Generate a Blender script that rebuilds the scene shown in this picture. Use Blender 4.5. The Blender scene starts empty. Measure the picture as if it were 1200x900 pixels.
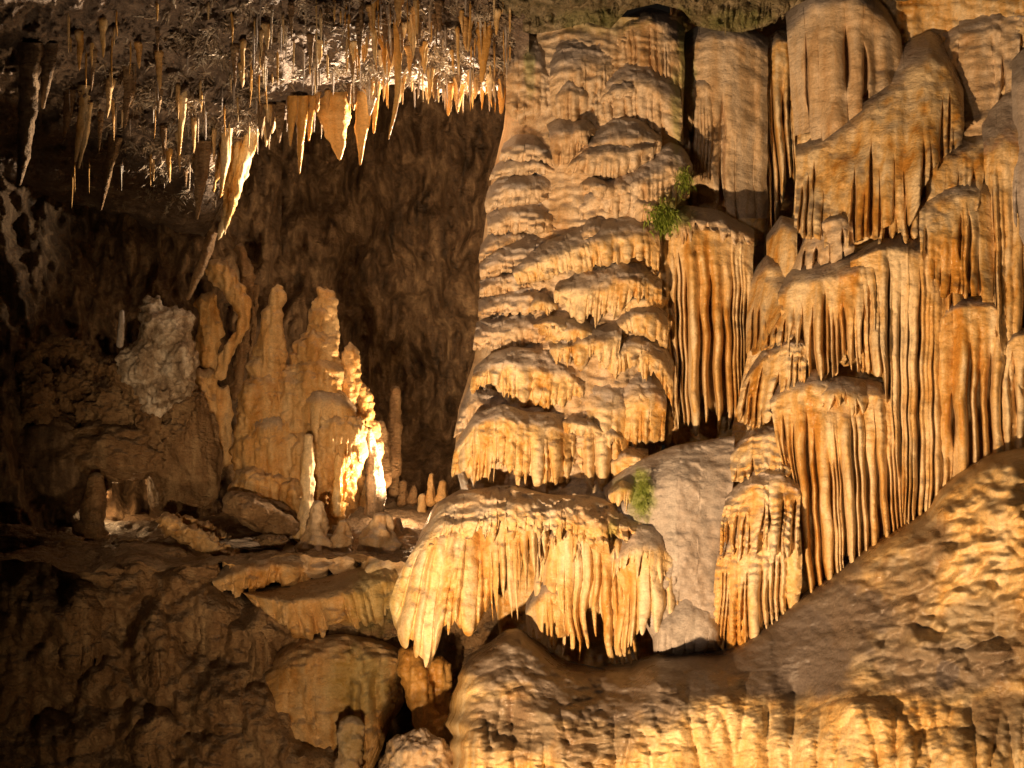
import bpy, math, random
import numpy as np

# ------------------------------------------------------------------ camera, world, lights
scene = bpy.context.scene
col = scene.collection
FOC = 13.3333          # at this distance 100 photograph pixels measure one metre


def P(px, py, Y):
    k = np.asarray(Y, float) / FOC / 100.0
    return np.stack([(np.asarray(px, float) - 600.0) * k, np.asarray(Y, float) + 0 * k, (450.0 - np.asarray(py, float)) * k], -1)


cam_d = bpy.data.cameras.new('camera')
cam = bpy.data.objects.new('camera', cam_d)
col.objects.link(cam)
cam.location = (0, 0, 0)
cam.rotation_euler = (math.pi / 2, 0, 0)
cam_d.sensor_width = 36
cam_d.lens = 40
cam_d.clip_end = 400
scene.camera = cam

world = bpy.data.worlds.new('World')
scene.world = world
world.use_nodes = True
bg = world.node_tree.nodes['Background']
bg.inputs[0].default_value = (1.0, 0.72, 0.50, 1)
bg.inputs[1].default_value = 0.006

scene.view_settings.view_transform = 'Standard'
scene.view_settings.look = 'None'
scene.view_settings.exposure = 0.0
scene.view_settings.gamma = 1.0
scene.render.engine = 'CYCLES'
scene.cycles.use_denoising = True
scene.cycles.max_bounces = 7
scene.cycles.diffuse_bounces = 5
scene.cycles.sample_clamp_indirect = 4.0


def spot(name, loc, target, watts, color, angle, blend, radius=0.12):
    l = bpy.data.lights.new(name, 'SPOT')
    l.energy = watts
    l.color = color
    l.spot_size = math.radians(angle)
    l.spot_blend = blend
    l.shadow_soft_size = radius
    o = bpy.data.objects.new(name, l)
    col.objects.link(o)
    o.location = loc
    from mathutils import Vector
    d = Vector(target) - Vector(loc)
    o.rotation_euler = d.to_track_quat('-Z', 'Y').to_euler()
    return o


def point(name, loc, watts, color, radius=0.06):
    l = bpy.data.lights.new(name, 'POINT')
    l.energy = watts
    l.color = color
    l.shadow_soft_size = radius
    o = bpy.data.objects.new(name, l)
    col.objects.link(o)
    o.location = loc
    return o


WARM = (1.0, 0.635, 0.33)
WARMER = (1.0, 0.58, 0.25)
NEUT = (1.0, 0.76, 0.52)
# show-cave floodlights on the floor or behind formations, plus added unseen fill lamps
spot('flood_fill_light', (-3.1, 3.2, -4.6), (2.6, 13.0, -0.4), 9200, WARM, 58, 0.9)
spot('flood_fill_light', (-3.4, 3.0, 1.6), (2.4, 13.0, 0.6), 520, (1.0, 0.72, 0.52), 62, 0.9, 0.3)  # added frontal fill near the camera, softens dark overhangs and crowns
spot('flood_fill_light', (2.6, 5.2, -4.4), (4.8, 11.0, -1.6), 260, WARM, 50, 0.9)
spot('flood_fill_light', tuple(P(608, 250, 16.0)), tuple(P(380, 80, 14.4)), 4200, NEUT, 112, 0.8, 0.05)
spot('flood_fill_light', tuple(P(490, 556, 16.0)), tuple(P(426, 530, 16.1)), 560, WARM, 115, 0.6, 0.05)
point('flood_fill_light', tuple(P(470, 590, 16.9)), 45, WARM)
point('flood_fill_light', tuple(P(128, 580, 17.0)), 16, WARMER)
spot('flood_fill_light', (-2.2, 5.0, -2.05), tuple(P(320, 500, 16)), 1500, WARM, 36, 0.9)
spot('flood_fill_light', (-0.9, 7.0, -4.6), tuple(P(370, 770, 14.2)), 900, WARM, 62, 1.0)
spot('flood_fill_light', (0.4, 16.4, 0.4), (-2.8, 20.0, 0.6), 90, WARMER, 115, 0.9)  # added unseen lamp that brightens the back wall
spot('flood_fill_light', (-1.6, 8.6, -4.4), tuple(P(380, 50, 13.6)), 1500, (1.0, 0.70, 0.44), 46, 0.95)

# ------------------------------------------------------------------ noise
_rng = np.random.RandomState(7)
_perm = np.tile(_rng.permutation(256), 3)
_gr = _rng.randn(256, 3)
_gr /= np.linalg.norm(_gr, axis=1)[:, None]


def pn(x, y, z):
    x, y, z = np.broadcast_arrays(np.asarray(x, float), np.asarray(y, float), np.asarray(z, float))
    xi = np.floor(x).astype(int); yi = np.floor(y).astype(int); zi = np.floor(z).astype(int)
    xf = x - xi; yf = y - yi; zf = z - zi
    xi &= 255; yi &= 255; zi &= 255
    u = xf * xf * xf * (xf * (xf * 6 - 15) + 10)
    v = yf * yf * yf * (yf * (yf * 6 - 15) + 10)
    w = zf * zf * zf * (zf * (zf * 6 - 15) + 10)

    def g(ix, iy, iz):
        h = _perm[_perm[_perm[xi + ix] + yi + iy] + zi + iz]
        gv = _gr[h]
        return gv[..., 0] * (xf - ix) + gv[..., 1] * (yf - iy) + gv[..., 2] * (zf - iz)
    x00 = g(0, 0, 0) * (1 - u) + g(1, 0, 0) * u
    x10 = g(0, 1, 0) * (1 - u) + g(1, 1, 0) * u
    x01 = g(0, 0, 1) * (1 - u) + g(1, 0, 1) * u
    x11 = g(0, 1, 1) * (1 - u) + g(1, 1, 1) * u
    return ((x00 * (1 - v) + x10 * v) * (1 - w) + (x01 * (1 - v) + x11 * v) * w) * 1.5


def fbm(x, y, z, octv=4, ridged=False, gain=0.5):
    a, s, t = 1.0, 0.0, 0.0
    for i in range(octv):
        n = pn(x * 2 ** i + 7.1 * i, y * 2 ** i + 3.3 * i, z * 2 ** i + 1.7 * i)
        if ridged:
            n = 1 - 2 * np.abs(n)
        s = s + a * n
        t += a
        a *= gain
    return s / t


def sst(a, b, x):
    t = np.clip((x - a) / (b - a), 0, 1)
    return t * t * (3 - 2 * t)


def curve(pts, u, byx=False):
    """smooth interpolation of a polyline at u in 0..1 (by length)"""
    p = np.asarray(pts, float)
    d = np.r_[0, np.cumsum(np.linalg.norm(np.diff(p[:, :2], axis=0), axis=1))]
    if byx:
        d = np.r_[0, np.cumsum(np.abs(np.diff(p[:, 0])) + 0.12 * np.diff(d))]
    d /= d[-1]
    t = np.linspace(0, 1, 200)
    out = []
    for c in range(p.shape[1]):
        q = np.interp(t, d, p[:, c])
        k = np.ones(15) / 15
        q2 = np.convolve(np.r_[2 * q[0] - q[7:0:-1], q, 2 * q[-1] - q[-2:-9:-1]], k, 'valid')
        out.append(np.interp(u, t, q2))
    return np.stack(out, -1)


# ------------------------------------------------------------------ materials
def ramp(nt, fac, stops):
    r = nt.nodes.new('ShaderNodeValToRGB')
    e = r.color_ramp.elements
    while len(e) > 1:
        e.remove(e[-1])
    e[0].position, e[0].color = stops[0][0], (*stops[0][1], 1)
    for p, c in stops[1:]:
        n = e.new(p)
        n.color = (*c, 1)
    nt.links.new(fac, r.inputs[0])
    return r.outputs[0]


def stone(name, stops, dust=(0.22, 0.18, 0.16), dust_amt=0.7, dlo=0.3, dhi=0.785, scale=(1.6, 1.6, 0.45), rough=0.5,
          bump=0.012, fine=0.5, spec=0.35, green=True, wrinkle=0.5, sss=0.0):
    m = bpy.data.materials.new(name)
    m.use_nodes = True
    nt = m.node_tree
    nd, ln = nt.nodes, nt.links
    b = nd['Principled BSDF']
    tc = nd.new('ShaderNodeNewGeometry')
    pos = tc.outputs['Position']
    mp = nd.new('ShaderNodeMapping')
    mp.inputs['Scale'].default_value = scale
    ln.new(pos, mp.inputs[0])
    n1 = nd.new('ShaderNodeTexNoise'); n1.inputs['Scale'].default_value = 1.3; n1.inputs['Detail'].default_value = 6; n1.inputs['Roughness'].default_value = 0.62
    ln.new(mp.outputs[0], n1.inputs['Vector'])
    mp2 = nd.new('ShaderNodeMapping'); mp2.inputs['Scale'].default_value = (9, 9, 0.8); ln.new(pos, mp2.inputs[0])
    n2 = nd.new('ShaderNodeTexNoise'); n2.inputs['Scale'].default_value = 1.0; n2.inputs['Detail'].default_value = 4
    ln.new(mp2.outputs[0], n2.inputs['Vector'])
    mx = nd.new('ShaderNodeMix'); mx.data_type = 'FLOAT'; mx.inputs[0].default_value = 0.4
    ln.new(n1.outputs[0], mx.inputs[2]); ln.new(n2.outputs[0], mx.inputs[3])
    c = ramp(nt, mx.outputs[0], stops)
    # fine speckle
    n3 = nd.new('ShaderNodeTexNoise'); n3.inputs['Scale'].default_value = 38; n3.inputs['Detail'].default_value = 5; n3.inputs['Roughness'].default_value = 0.7
    ln.new(pos, n3.inputs['Vector'])
    mr = nd.new('ShaderNodeMapRange'); mr.inputs[1].default_value = 0.3; mr.inputs[2].default_value = 0.7; mr.inputs[3].default_value = 0.72; mr.inputs[4].default_value = 1.18
    ln.new(n3.outputs[0], mr.inputs[0])
    mul = nd.new('ShaderNodeMix'); mul.data_type = 'RGBA'; mul.blend_type = 'MULTIPLY'; mul.inputs[0].default_value = 1
    ln.new(c, mul.inputs[6]); ln.new(mr.outputs[0], mul.inputs[7])
    c = mul.outputs[2]
    # grey silt on faces looking up, plus silt and painted shade on ledge crowns
    if dust_amt > 0:
        sx = nd.new('ShaderNodeSeparateXYZ'); ln.new(tc.outputs['Normal'], sx.inputs[0])
        ad = nd.new('ShaderNodeMath'); ad.operation = 'MULTIPLY_ADD'; ad.inputs[1].default_value = 0.5; ad.inputs[2].default_value = -0.25
        ln.new(n1.outputs[0], ad.inputs[0])
        s2 = nd.new('ShaderNodeMath'); s2.operation = 'ADD'; ln.new(sx.outputs[2], s2.inputs[0]); ln.new(ad.outputs[0], s2.inputs[1])
        d = nd.new('ShaderNodeMapRange'); d.interpolation_type = 'SMOOTHSTEP'
        d.inputs[1].default_value = dlo; d.inputs[2].default_value = dhi; d.inputs[3].default_value = 0; d.inputs[4].default_value = dust_amt
        ln.new(s2.outputs[0], d.inputs[0])
        at0 = nd.new('ShaderNodeAttribute'); at0.attribute_name = 'silt_shade'
        s3 = nd.new('ShaderNodeMath'); s3.operation = 'MAXIMUM'; ln.new(d.outputs[0], s3.inputs[0]); ln.new(at0.outputs['Fac'], s3.inputs[1])
        md = nd.new('ShaderNodeMix'); md.data_type = 'RGBA'; ln.new(s3.outputs[0], md.inputs[0]); ln.new(c, md.inputs[6])
        dc = nd.new('ShaderNodeMix'); dc.data_type = 'RGBA'; dc.blend_type = 'MULTIPLY'; dc.inputs[0].default_value = 1
        dc.inputs[6].default_value = (*dust, 1); ln.new(mr.outputs[0], dc.inputs[7])
        ln.new(dc.outputs[2], md.inputs[7]); c = md.outputs[2]
    if green:
        at = nd.new('ShaderNodeAttribute'); at.attribute_name = 'algae'
        mg = nd.new('ShaderNodeMix'); mg.data_type = 'RGBA'; ln.new(at.outputs['Fac'], mg.inputs[0]); ln.new(c, mg.inputs[6])
        mg.inputs[7].default_value = (0.22, 0.27, 0.05, 1); c = mg.outputs[2]
    ln.new(c, b.inputs['Base Color'])
    b.inputs['Specular IOR Level'].default_value = spec
    rr = nd.new('ShaderNodeMapRange'); rr.inputs[3].default_value = rough - 0.15; rr.inputs[4].default_value = rough + 0.2
    rr.inputs[1].default_value = 0.38; rr.inputs[2].default_value = 0.62; rr.inputs[3].default_value = rough - 0.22
    ln.new(n1.outputs[0], rr.inputs[0]); ln.new(rr.outputs[0], b.inputs['Roughness'])
    # relief
    w = nd.new('ShaderNodeTexNoise'); w.inputs['Scale'].default_value = 14; w.inputs['Detail'].default_value = 5; w.inputs['Roughness'].default_value = 0.6; w.inputs['Distortion'].default_value = 0.15
    mp3 = nd.new('ShaderNodeMapping'); mp3.inputs['Scale'].default_value = (0.8, 0.8, 1.5); ln.new(pos, mp3.inputs[0]); ln.new(mp3.outputs[0], w.inputs['Vector'])
    f = nd.new('ShaderNodeTexNoise'); f.inputs['Scale'].default_value = 70; f.inputs['Detail'].default_value = 4; ln.new(pos, f.inputs['Vector'])
    su = nd.new('ShaderNodeMath'); su.operation = 'MULTIPLY_ADD'; su.inputs[1].default_value = 0.35 * fine; ln.new(f.outputs[0], su.inputs[0])
    ws = nd.new('ShaderNodeMath'); ws.operation = 'MULTIPLY'; ws.inputs[1].default_value = wrinkle * 2; ln.new(w.outputs[0], ws.inputs[0]); ln.new(ws.outputs[0], su.inputs[2])
    bp = nd.new('ShaderNodeBump'); bp.inputs['Strength'].default_value = 0.9; bp.inputs['Distance'].default_value = bump
    ln.new(su.outputs[0], bp.inputs['Height']); ln.new(bp.outputs[0], b.inputs['Normal'])
    if sss:
        b.inputs['Subsurface Weight'].default_value = sss
        b.inputs['Subsurface Radius'].default_value = (0.06, 0.03, 0.012)
        b.inputs['Subsurface Scale'].default_value = 1.0
    return m


SILT_SHADE_COL = (0.30, 0.265, 0.25)
GOLD = stone('calcite_gold', [(0.39, (0.52, 0.25, 0.05)), (0.47, (0.63, 0.40, 0.15)), (0.57, (0.74, 0.58, 0.35))], dust=SILT_SHADE_COL, dust_amt=0.6, dlo=0.4, dhi=0.85, rough=0.4, bump=0.02)
PALE = stone('calcite_pale', [(0.38, (0.58, 0.30, 0.07)), (0.47, (0.70, 0.48, 0.21)), (0.58, (0.77, 0.63, 0.42))], dust=(0.42, 0.37, 0.34), dust_amt=0.6, dlo=0.4, dhi=0.85, rough=0.42, bump=0.02)
TAN = stone('calcite_tan', [(0.36, (0.48, 0.29, 0.13)), (0.48, (0.58, 0.42, 0.25)), (0.59, (0.66, 0.53, 0.38))], dust=(0.35, 0.31, 0.29), dust_amt=0.7, dlo=0.35, dhi=0.8, rough=0.5, bump=0.02)
SILT = stone('silty_flowstone', [(0.30, (0.38, 0.30, 0.23)), (0.5, (0.43, 0.37, 0.32)), (0.65, (0.50, 0.45, 0.40))], dust=(0.33, 0.30, 0.28), dust_amt=0.6, rough=0.55, bump=0.018)
MOUND = stone('mound_flowstone', [(0.36, (0.50, 0.27, 0.07)), (0.47, (0.63, 0.42, 0.17)), (0.6, (0.72, 0.57, 0.33))], dust=(0.135, 0.108, 0.09), dust_amt=0.5, dlo=0.55, dhi=0.95, rough=0.4, bump=0.018)
BROWN = stone('brown_rock', [(0.30, (0.13, 0.07, 0.03)), (0.48, (0.27, 0.165, 0.08)), (0.66, (0.44, 0.31, 0.17))], dust=(0.18, 0.15, 0.12), dust_amt=0.5, scale=(2.5, 2.5, 1.6), rough=0.55, bump=0.06, wrinkle=0.8)
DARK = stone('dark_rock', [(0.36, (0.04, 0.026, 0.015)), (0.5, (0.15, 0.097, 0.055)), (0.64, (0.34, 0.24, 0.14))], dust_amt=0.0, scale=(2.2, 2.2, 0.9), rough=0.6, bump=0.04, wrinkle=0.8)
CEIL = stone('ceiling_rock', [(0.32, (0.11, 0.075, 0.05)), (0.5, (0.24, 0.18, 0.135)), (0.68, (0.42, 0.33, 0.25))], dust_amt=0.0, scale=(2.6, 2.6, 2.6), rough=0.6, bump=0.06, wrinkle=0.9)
WHITE = stone('white_calcite', [(0.38, (0.17, 0.115, 0.07)), (0.49, (0.46, 0.36, 0.25)), (0.6, (0.74, 0.66, 0.54))], dust_amt=0.3, scale=(3, 3, 3), rough=0.5, bump=0.05)
HONEY = stone('honey_calcite', [(0.36, (0.46, 0.23, 0.06)), (0.48, (0.56, 0.34, 0.13)), (0.6, (0.64, 0.46, 0.24))], dust=(0.3, 0.26, 0.22), dust_amt=0.5, rough=0.45, bump=0.03)
AMBER = stone('amber_calcite', [(0.30, (0.46, 0.21, 0.04)), (0.5, (0.60, 0.33, 0.09)), (0.66, (0.70, 0.47, 0.20))], dust_amt=0.0, rough=0.4, bump=0.02)
MOSSR = stone('mossy_rock', [(0.36, (0.11, 0.095, 0.04)), (0.5, (0.26, 0.21, 0.12)), (0.62, (0.46, 0.38, 0.25))], dust_amt=0.0, scale=(3, 3, 3), rough=0.8, bump=0.07, wrinkle=0.9)


def leafmat(name, a, b_):
    m = bpy.data.materials.new(name); m.use_nodes = True
    nt = m.node_tree; b = nt.nodes['Principled BSDF']
    n = nt.nodes.new('ShaderNodeTexNoise'); n.inputs['Scale'].default_value = 25
    g = nt.nodes.new('ShaderNodeNewGeometry'); nt.links.new(g.outputs['Position'], n.inputs['Vector'])
    nt.links.new(ramp(nt, n.outputs[0], [(0.35, a), (0.65, b_)]), b.inputs['Base Color'])
    b.inputs['Roughness'].default_value = 0.6
    return m


MOSS = leafmat('moss_green', (0.13, 0.19, 0.015), (0.28, 0.34, 0.05))


# ------------------------------------------------------------------ mesh building
def mk(name, V, F, mat, parent=None, attrs=None, smooth=True):
    V = np.asarray(V, np.float32).reshape(-1, 3)
    F = np.asarray(F, np.int32)
    off = np.zeros(3) if parent is None else np.array(world_loc(parent))
    me = bpy.data.meshes.new(name)
    nv, nf, k = len(V), len(F), F.shape[1]
    me.vertices.add(nv)
    me.vertices.foreach_set('co', (V - off.astype(np.float32)).ravel())
    me.loops.add(nf * k)
    me.loops.foreach_set('vertex_index', F.ravel())
    me.polygons.add(nf)
    me.polygons.foreach_set('loop_start', np.arange(0, nf * k, k, dtype=np.int32))
    me.polygons.foreach_set('loop_total', np.full(nf, k, np.int32))
    me.polygons.foreach_set('use_smooth', np.full(nf, smooth))
    me.update(calc_edges=True)
    for an, av in (attrs or {}).items():
        a = me.attributes.new(an, 'FLOAT', 'POINT')
        a.data.foreach_set('value', np.asarray(av, np.float32).ravel())
    me.materials.append(mat)
    o = bpy.data.objects.new(name, me)
    col.objects.link(o)
    if parent is not None:
        o.parent = parent
    return o


_wl = {}


def world_loc(o):
    return _wl.get(o.name, (0, 0, 0))


def tag(o, label, cat, group=None):
    o['label'] = label
    o['category'] = cat
    if group:
        o['group'] = group
    return o


def thing(name, label, cat, loc, group=None):
    o = bpy.data.objects.new(name, None)
    o.empty_display_size = 0.3
    col.objects.link(o)
    o.location = loc
    _wl[o.name] = tuple(loc)
    return tag(o, label, cat, group)


def sub_empty(name, parent):
    o = bpy.data.objects.new(name, None)
    o.empty_display_size = 0.1
    col.objects.link(o)
    o.parent = parent
    _wl[o.name] = world_loc(parent)
    return o


def base(px, py, Y):
    return tuple(float(c) for c in P(px, py, Y))


def clean(V, F):
    used = np.unique(F)
    mp = np.full(len(V), -1); mp[used] = np.arange(len(used))
    return V[used], mp[F], used


ALGAE = [(700, 25, 60, 16, .3), (860, 25, 50, 16, .3), (805, 70, 12, 60, .55), (800, 45, 8, 40, .6), (793, 130, 8, 60, .45), (790, 250, 26, 24, .7), (803, 212, 12, 18, .7), (752, 580, 17, 34, .9), (718, 622, 8, 18, .5),
         (728, 568, 14, 10, .35), (620, 75, 8, 22, .5), (420, 800, 45, 50, .28), (440, 700, 40, 50, .25), (412, 870, 20, 30, .2), (622, 95, 6, 25, .3)]


def algae(px, py, noise=True):
    a = np.zeros(np.shape(px))
    for x, y, rx, ry, s in ALGAE:
        d = np.sqrt(((px - x) / rx) ** 2 + ((py - y) / ry) ** 2)
        a = np.maximum(a, s * (1 - sst(0.45, 1.15, d + 0.35 * pn(px / 7, py / 9, 3.3))))
    return a


def tier(parent, top, bot, Y, rib=11, ribd=0.9, bulge=0.35, bp=2.2, crown=0.22, cd=0.35, lean=0.0, tuck=0.25, drip=0.3, tip=0.3,
         t0=(0.5, 0.85), pleat=0.06, web=0.75, webd=1.2, rough=0.03, wig=3.0, seed=1, mat=None, split=False, name='flowstone_tier', grow=(0.0, 0.3),
         yl=0.0, yr=0.0, silt_shade=None, N=8, fold='drapery_fold', occ=(0.72, 0.97), slot=None, siltc=0.85, scal=0.0, sp=13.0):
    """A ledge of flowstone: rounded crown, then fluted ribs that run down and end in drips."""
    mat = mat or GOLD
    rs = np.random.RandomState(seed)
    width = abs(np.linalg.norm(np.diff(np.asarray(top, float), axis=0), axis=1).sum() + np.linalg.norm(np.diff(np.asarray(bot, float), axis=0), axis=1).sum()) / 2
    n = max(3, int(round(width / rib)))
    ws = np.exp(rs.randn(n) * 0.55).clip(0.35, 2.6)
    bnd = np.r_[0, np.cumsum(ws)] / ws.sum()
    hgt = np.abs(curve(bot, np.linspace(0, 1, 9))[:, 1] - curve(top, np.linspace(0, 1, 9))[:, 1]).mean()
    M = int(np.clip(hgt / (1.4 if scal else 1.9), 18, 130))
    jj = np.linspace(0, 1, M)
    v = jj + 0.10 * np.sin(2 * np.pi * jj) * -0.6          # denser at both ends
    v = np.clip(v, 0, 1)
    th = np.linspace(-np.pi / 2, np.pi / 2, N)
    Vs, idx, Fs_core, Fs_fold = [], 0, [], []
    lob = []
    gaps = [np.zeros(M)]
    for i in range(n - 1):
        g = np.full(M, 0.15)
        if slot is not None:
            if rs.rand() < slot[0]:
                s0 = rs.uniform(crown, crown + 0.35); e0 = rs.choice([1.2, 1.2, rs.uniform(0.6, 1.0)])
                g = g + rs.uniform(slot[1], slot[2]) / 2 * sst(s0, s0 + 0.2, v) * (1 - sst(e0 - 0.15, e0, v))
        gaps.append(g)
    gaps.append(np.zeros(M))
    for i in range(n):
        c = (bnd[i] + bnd[i + 1]) / 2; hw = (bnd[i + 1] - bnd[i]) / 2
        hwpx = hw * width
        end = 1 - drip * rs.rand() ** 1.3
        ts = rs.uniform(*t0)
        vv = v * end
        tq = np.clip((v - ts) / (1 - ts), 0, 1)
        tw = tip * rs.uniform(0.6, 1.5) if tip < 0.6 else tip
        oc = rs.uniform(*occ) if slot is None else 0.985
        ts2 = rs.uniform(0.0, 0.35)
        body = 0.985 - (0.985 - oc) * sst(crown * 0.8 + ts2 * 0.3, crown + 0.25 + ts2, v)
        taper = body * (1 - (1 - min(tw / oc, 1.0)) * tq ** rs.uniform(0.7, 1.5))
        taper = taper * (1 + 0.08 * pn(v * hgt / 34.0, seed * 3.1 + i * 7.7, 0.5))
        taper = np.minimum(taper, 0.99)
        if tip < 0.6:
            taper = taper * np.sqrt(np.clip(1 - np.clip((v - 0.94) / 0.06, 0, 1) ** 2, 0.0004, 1))
        w = np.sin(th)
        gl = np.minimum(gaps[i], hwpx * 0.55) / width; gr = np.minimum(gaps[i + 1], hwpx * 0.55) / width
        u = (c + (gl - gr) / 2)[:, None] + w[None, :] * ((hw - (gl + gr) / 2) * taper)[:, None]                 # M x N
        uu = np.clip(u, 0, 1)
        vvv = np.repeat(vv[:, None], N, 1)
        g0 = crown * 0.75 + grow[0] + rs.uniform(-0.06, 0.22)
        grw = 0.05 + 0.95 * sst(g0, g0 + grow[1] * rs.uniform(0.5, 1.0), vvv)
        R = hwpx * ribd * grw * (taper[:, None] ** 0.6) * rs.choice([0.35, 0.7, 1.0, 1.0, 1.35]) * (1 + 0.18 * pn(vvv * hgt / 30.0, i * 5.3 + seed, 9.2))
        kl = np.clip((gaps[i] * 2 + (1 - taper) * hwpx - .6) / 2.5, 0, 1)[:, None]; kr = np.clip((gaps[i + 1] * 2 + (1 - taper) * hwpx - .6) / 2.5, 0, 1)[:, None]
        kk = np.where(w[None, :] < 0, kl, kr)
        soft = 0.5 * (1 + np.cos(np.pi * w))[None, :] * .8
        prof = soft + (np.cos(th)[None, :] - soft) * kk
        d = -R * prof / 100.0 + 0 * grw
        lob.append((uu, vvv, d, taper, hwpx))
    def place(uu, vvv, d):
        T = curve(top, uu.ravel(), True).reshape(uu.shape + (2,)); B = curve(bot, uu.ravel(), True).reshape(uu.shape + (2,))
        px = T[..., 0] + (B[..., 0] - T[..., 0]) * vvv
        py = T[..., 1] + (B[..., 1] - T[..., 1]) * vvv
        px = px + wig * pn(px / 60.0, py / 45.0, seed * 1.37) * sst(0, .2, vvv)
        q = np.clip(vvv / crown, 0, 1)
        dep = Y + yl * (1 - uu) + yr * uu + bulge * np.abs(2 * uu - 1) ** bp + lean * vvv
        dep = dep + cd * (0.65 * (1 - q) ** 1.5 + 0.35 * (1 - np.sqrt(np.clip(1 - (1 - q) ** 2, 0, 1))))
        dep = dep + tuck * np.clip((vvv - 0.8) / 0.2, 0, 1) ** 2
        dep = dep + 0.10 * pn(px / 55.0, py / 55.0, seed * 0.71)
        dep = dep + pleat * sst(crown * .5, crown + .3, vvv) * (pn(uu * width / 34.0 + seed, seed * 1.9, vvv * hgt / 260.0) + .6 * np.abs(pn(uu * width / 21.0, seed * 2.9, vvv * hgt / 200.0)))
        if scal:
            ph = py / sp + 1.5 * fbm(px / 38.0, py / 38.0, seed * .37, 3) + .45 * np.abs(pn(px / 6.5, py / 40.0, seed))
            fr_ = ph - np.floor(ph)
            dep = dep - scal * (0.6 + pn(px / 25.0, py / 25.0, 3.1)) * fr_ ** 1.3 * (1 - sst(.84, 1.0, fr_))
        rg = fbm(px / 17.0, py / 11.0, seed * 0.31, 3)
        dep = dep - rough * rg * 1.6 - 0.5 * rough * fbm(px / 6.0, py / 6.0, 4.4, 2)
        return px, py, dep + d

    def crown_silt_shade(px, py, vq):
        s = siltc * (1 - sst(0.55, 1.1, vq / crown + 0.35 * fbm(px / 14.0, py / 10.0, seed * .7, 3)))  # crown tone: ledge silt with the shade of the tops painted in
        return s if silt_shade is None else np.maximum(s, silt_shade(px, py))
    fold_list = []
    allV, allA = [], []
    for i, (uu, vvv, d, taper, hwpx) in enumerate(lob):
        px, py, dep = place(uu, vvv, d)
        V = P(px, py, dep)
        a = algae(px, py)
        ii = np.arange(M * N).reshape(M, N)
        F = np.stack([ii[:-1, :-1], ii[1:, :-1], ii[1:, 1:], ii[:-1, 1:]], -1).reshape(-1, 4)
        sl = crown_silt_shade(px, py, vvv)
        fold_list.append((V.reshape(-1, 3), F, a.ravel(), sl.ravel()))
    # webs between the ribs (drawn back), as strips
    W = []
    for i in range(n - 1):
        (u1, v1, d1, t1, h1), (u2, v2, d2, t2, h2) = lob[i], lob[i + 1]
        uL, uR = u1[:, -1], u2[:, 0]
        vL = (v1[:, -1] + v2[:, 0]) / 2
        gap = np.clip(np.clip(uR - uL, 0, 1) * width - .9, 0, 99)
        um = np.stack([uL, uL + (uR - uL) * .33, uL + (uR - uL) * .67, uR], 1)
        vm = np.stack([v1[:, -1], vL, vL, v2[:, 0]], 1)
        dm = np.stack([0 * gap, gap * webd * 1.1, gap * webd * 1.1, 0 * gap], 1) / 100.0
        px, py, dep = place(np.clip(um, 0, 1), vm, dm)
        V = P(px, py, dep)
        rows = max(3, int(M * np.clip(web * rs.uniform(0.85, 1.1), 0, 1)))
        ii = np.arange(M * 4).reshape(M, 4)[:rows]
        F = np.stack([ii[:-1, :-1], ii[1:, :-1], ii[1:, 1:], ii[:-1, 1:]], -1).reshape(-1, 4)
        a = algae(px, py)
        sl = crown_silt_shade(px, py, vm)
        W.append((V.reshape(-1, 3), F, a.ravel(), sl.ravel()))

    def join(lst):
        o_, vs, fs, aa, ss = 0, [], [], [], []
        for V, F, a, s in lst:
            vs.append(V); fs.append(F + o_); aa.append(a); ss.append(s); o_ += len(V)
        V, F = np.concatenate(vs), np.concatenate(fs)
        V, F, used = clean(V, F)
        return V, F, {'algae': np.concatenate(aa)[used], 'silt_shade': np.concatenate(ss)[used]}
    if not split:
        V, F, A = join(fold_list + W)
        return mk(name, V, F, mat, parent, A)
    V, F, A = join(W)
    g = mk(name, V, F, mat, parent, A)
    _wl[g.name] = world_loc(parent)
    for V, F, a, s in fold_list:
        mk(fold, V, F, mat, g, {'algae': a, 'silt_shade': s})
    return g


def rbf(ctrl):
    c = np.asarray(ctrl, float)
    X = c[:, :2] / 100.0
    r = np.linalg.norm(X[:, None] - X[None], axis=2)
    A = np.zeros((len(c) + 3, len(c) + 3))
    A[:len(c), :len(c)] = r + 0 * r
    A[:len(c), len(c):] = np.c_[np.ones(len(c)), X]
    A[len(c):, :len(c)] = A[:len(c), len(c):].T
    A[:len(c), :len(c)] += np.eye(len(c)) * 0.02
    s = np.linalg.solve(A, np.r_[c[:, 2], 0, 0, 0])

    def f(px, py):
        px = np.clip(px, -60, 1262)
        x = px.ravel() / 100.0; y = py.ravel() / 100.0
        out = s[-3] + s[-2] * x + s[-1] * y
        for i in range(len(c)):
            out = out + s[i] * np.hypot(x - X[i, 0], y - X[i, 1])
        return out.reshape(px.shape)
    return f


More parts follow.
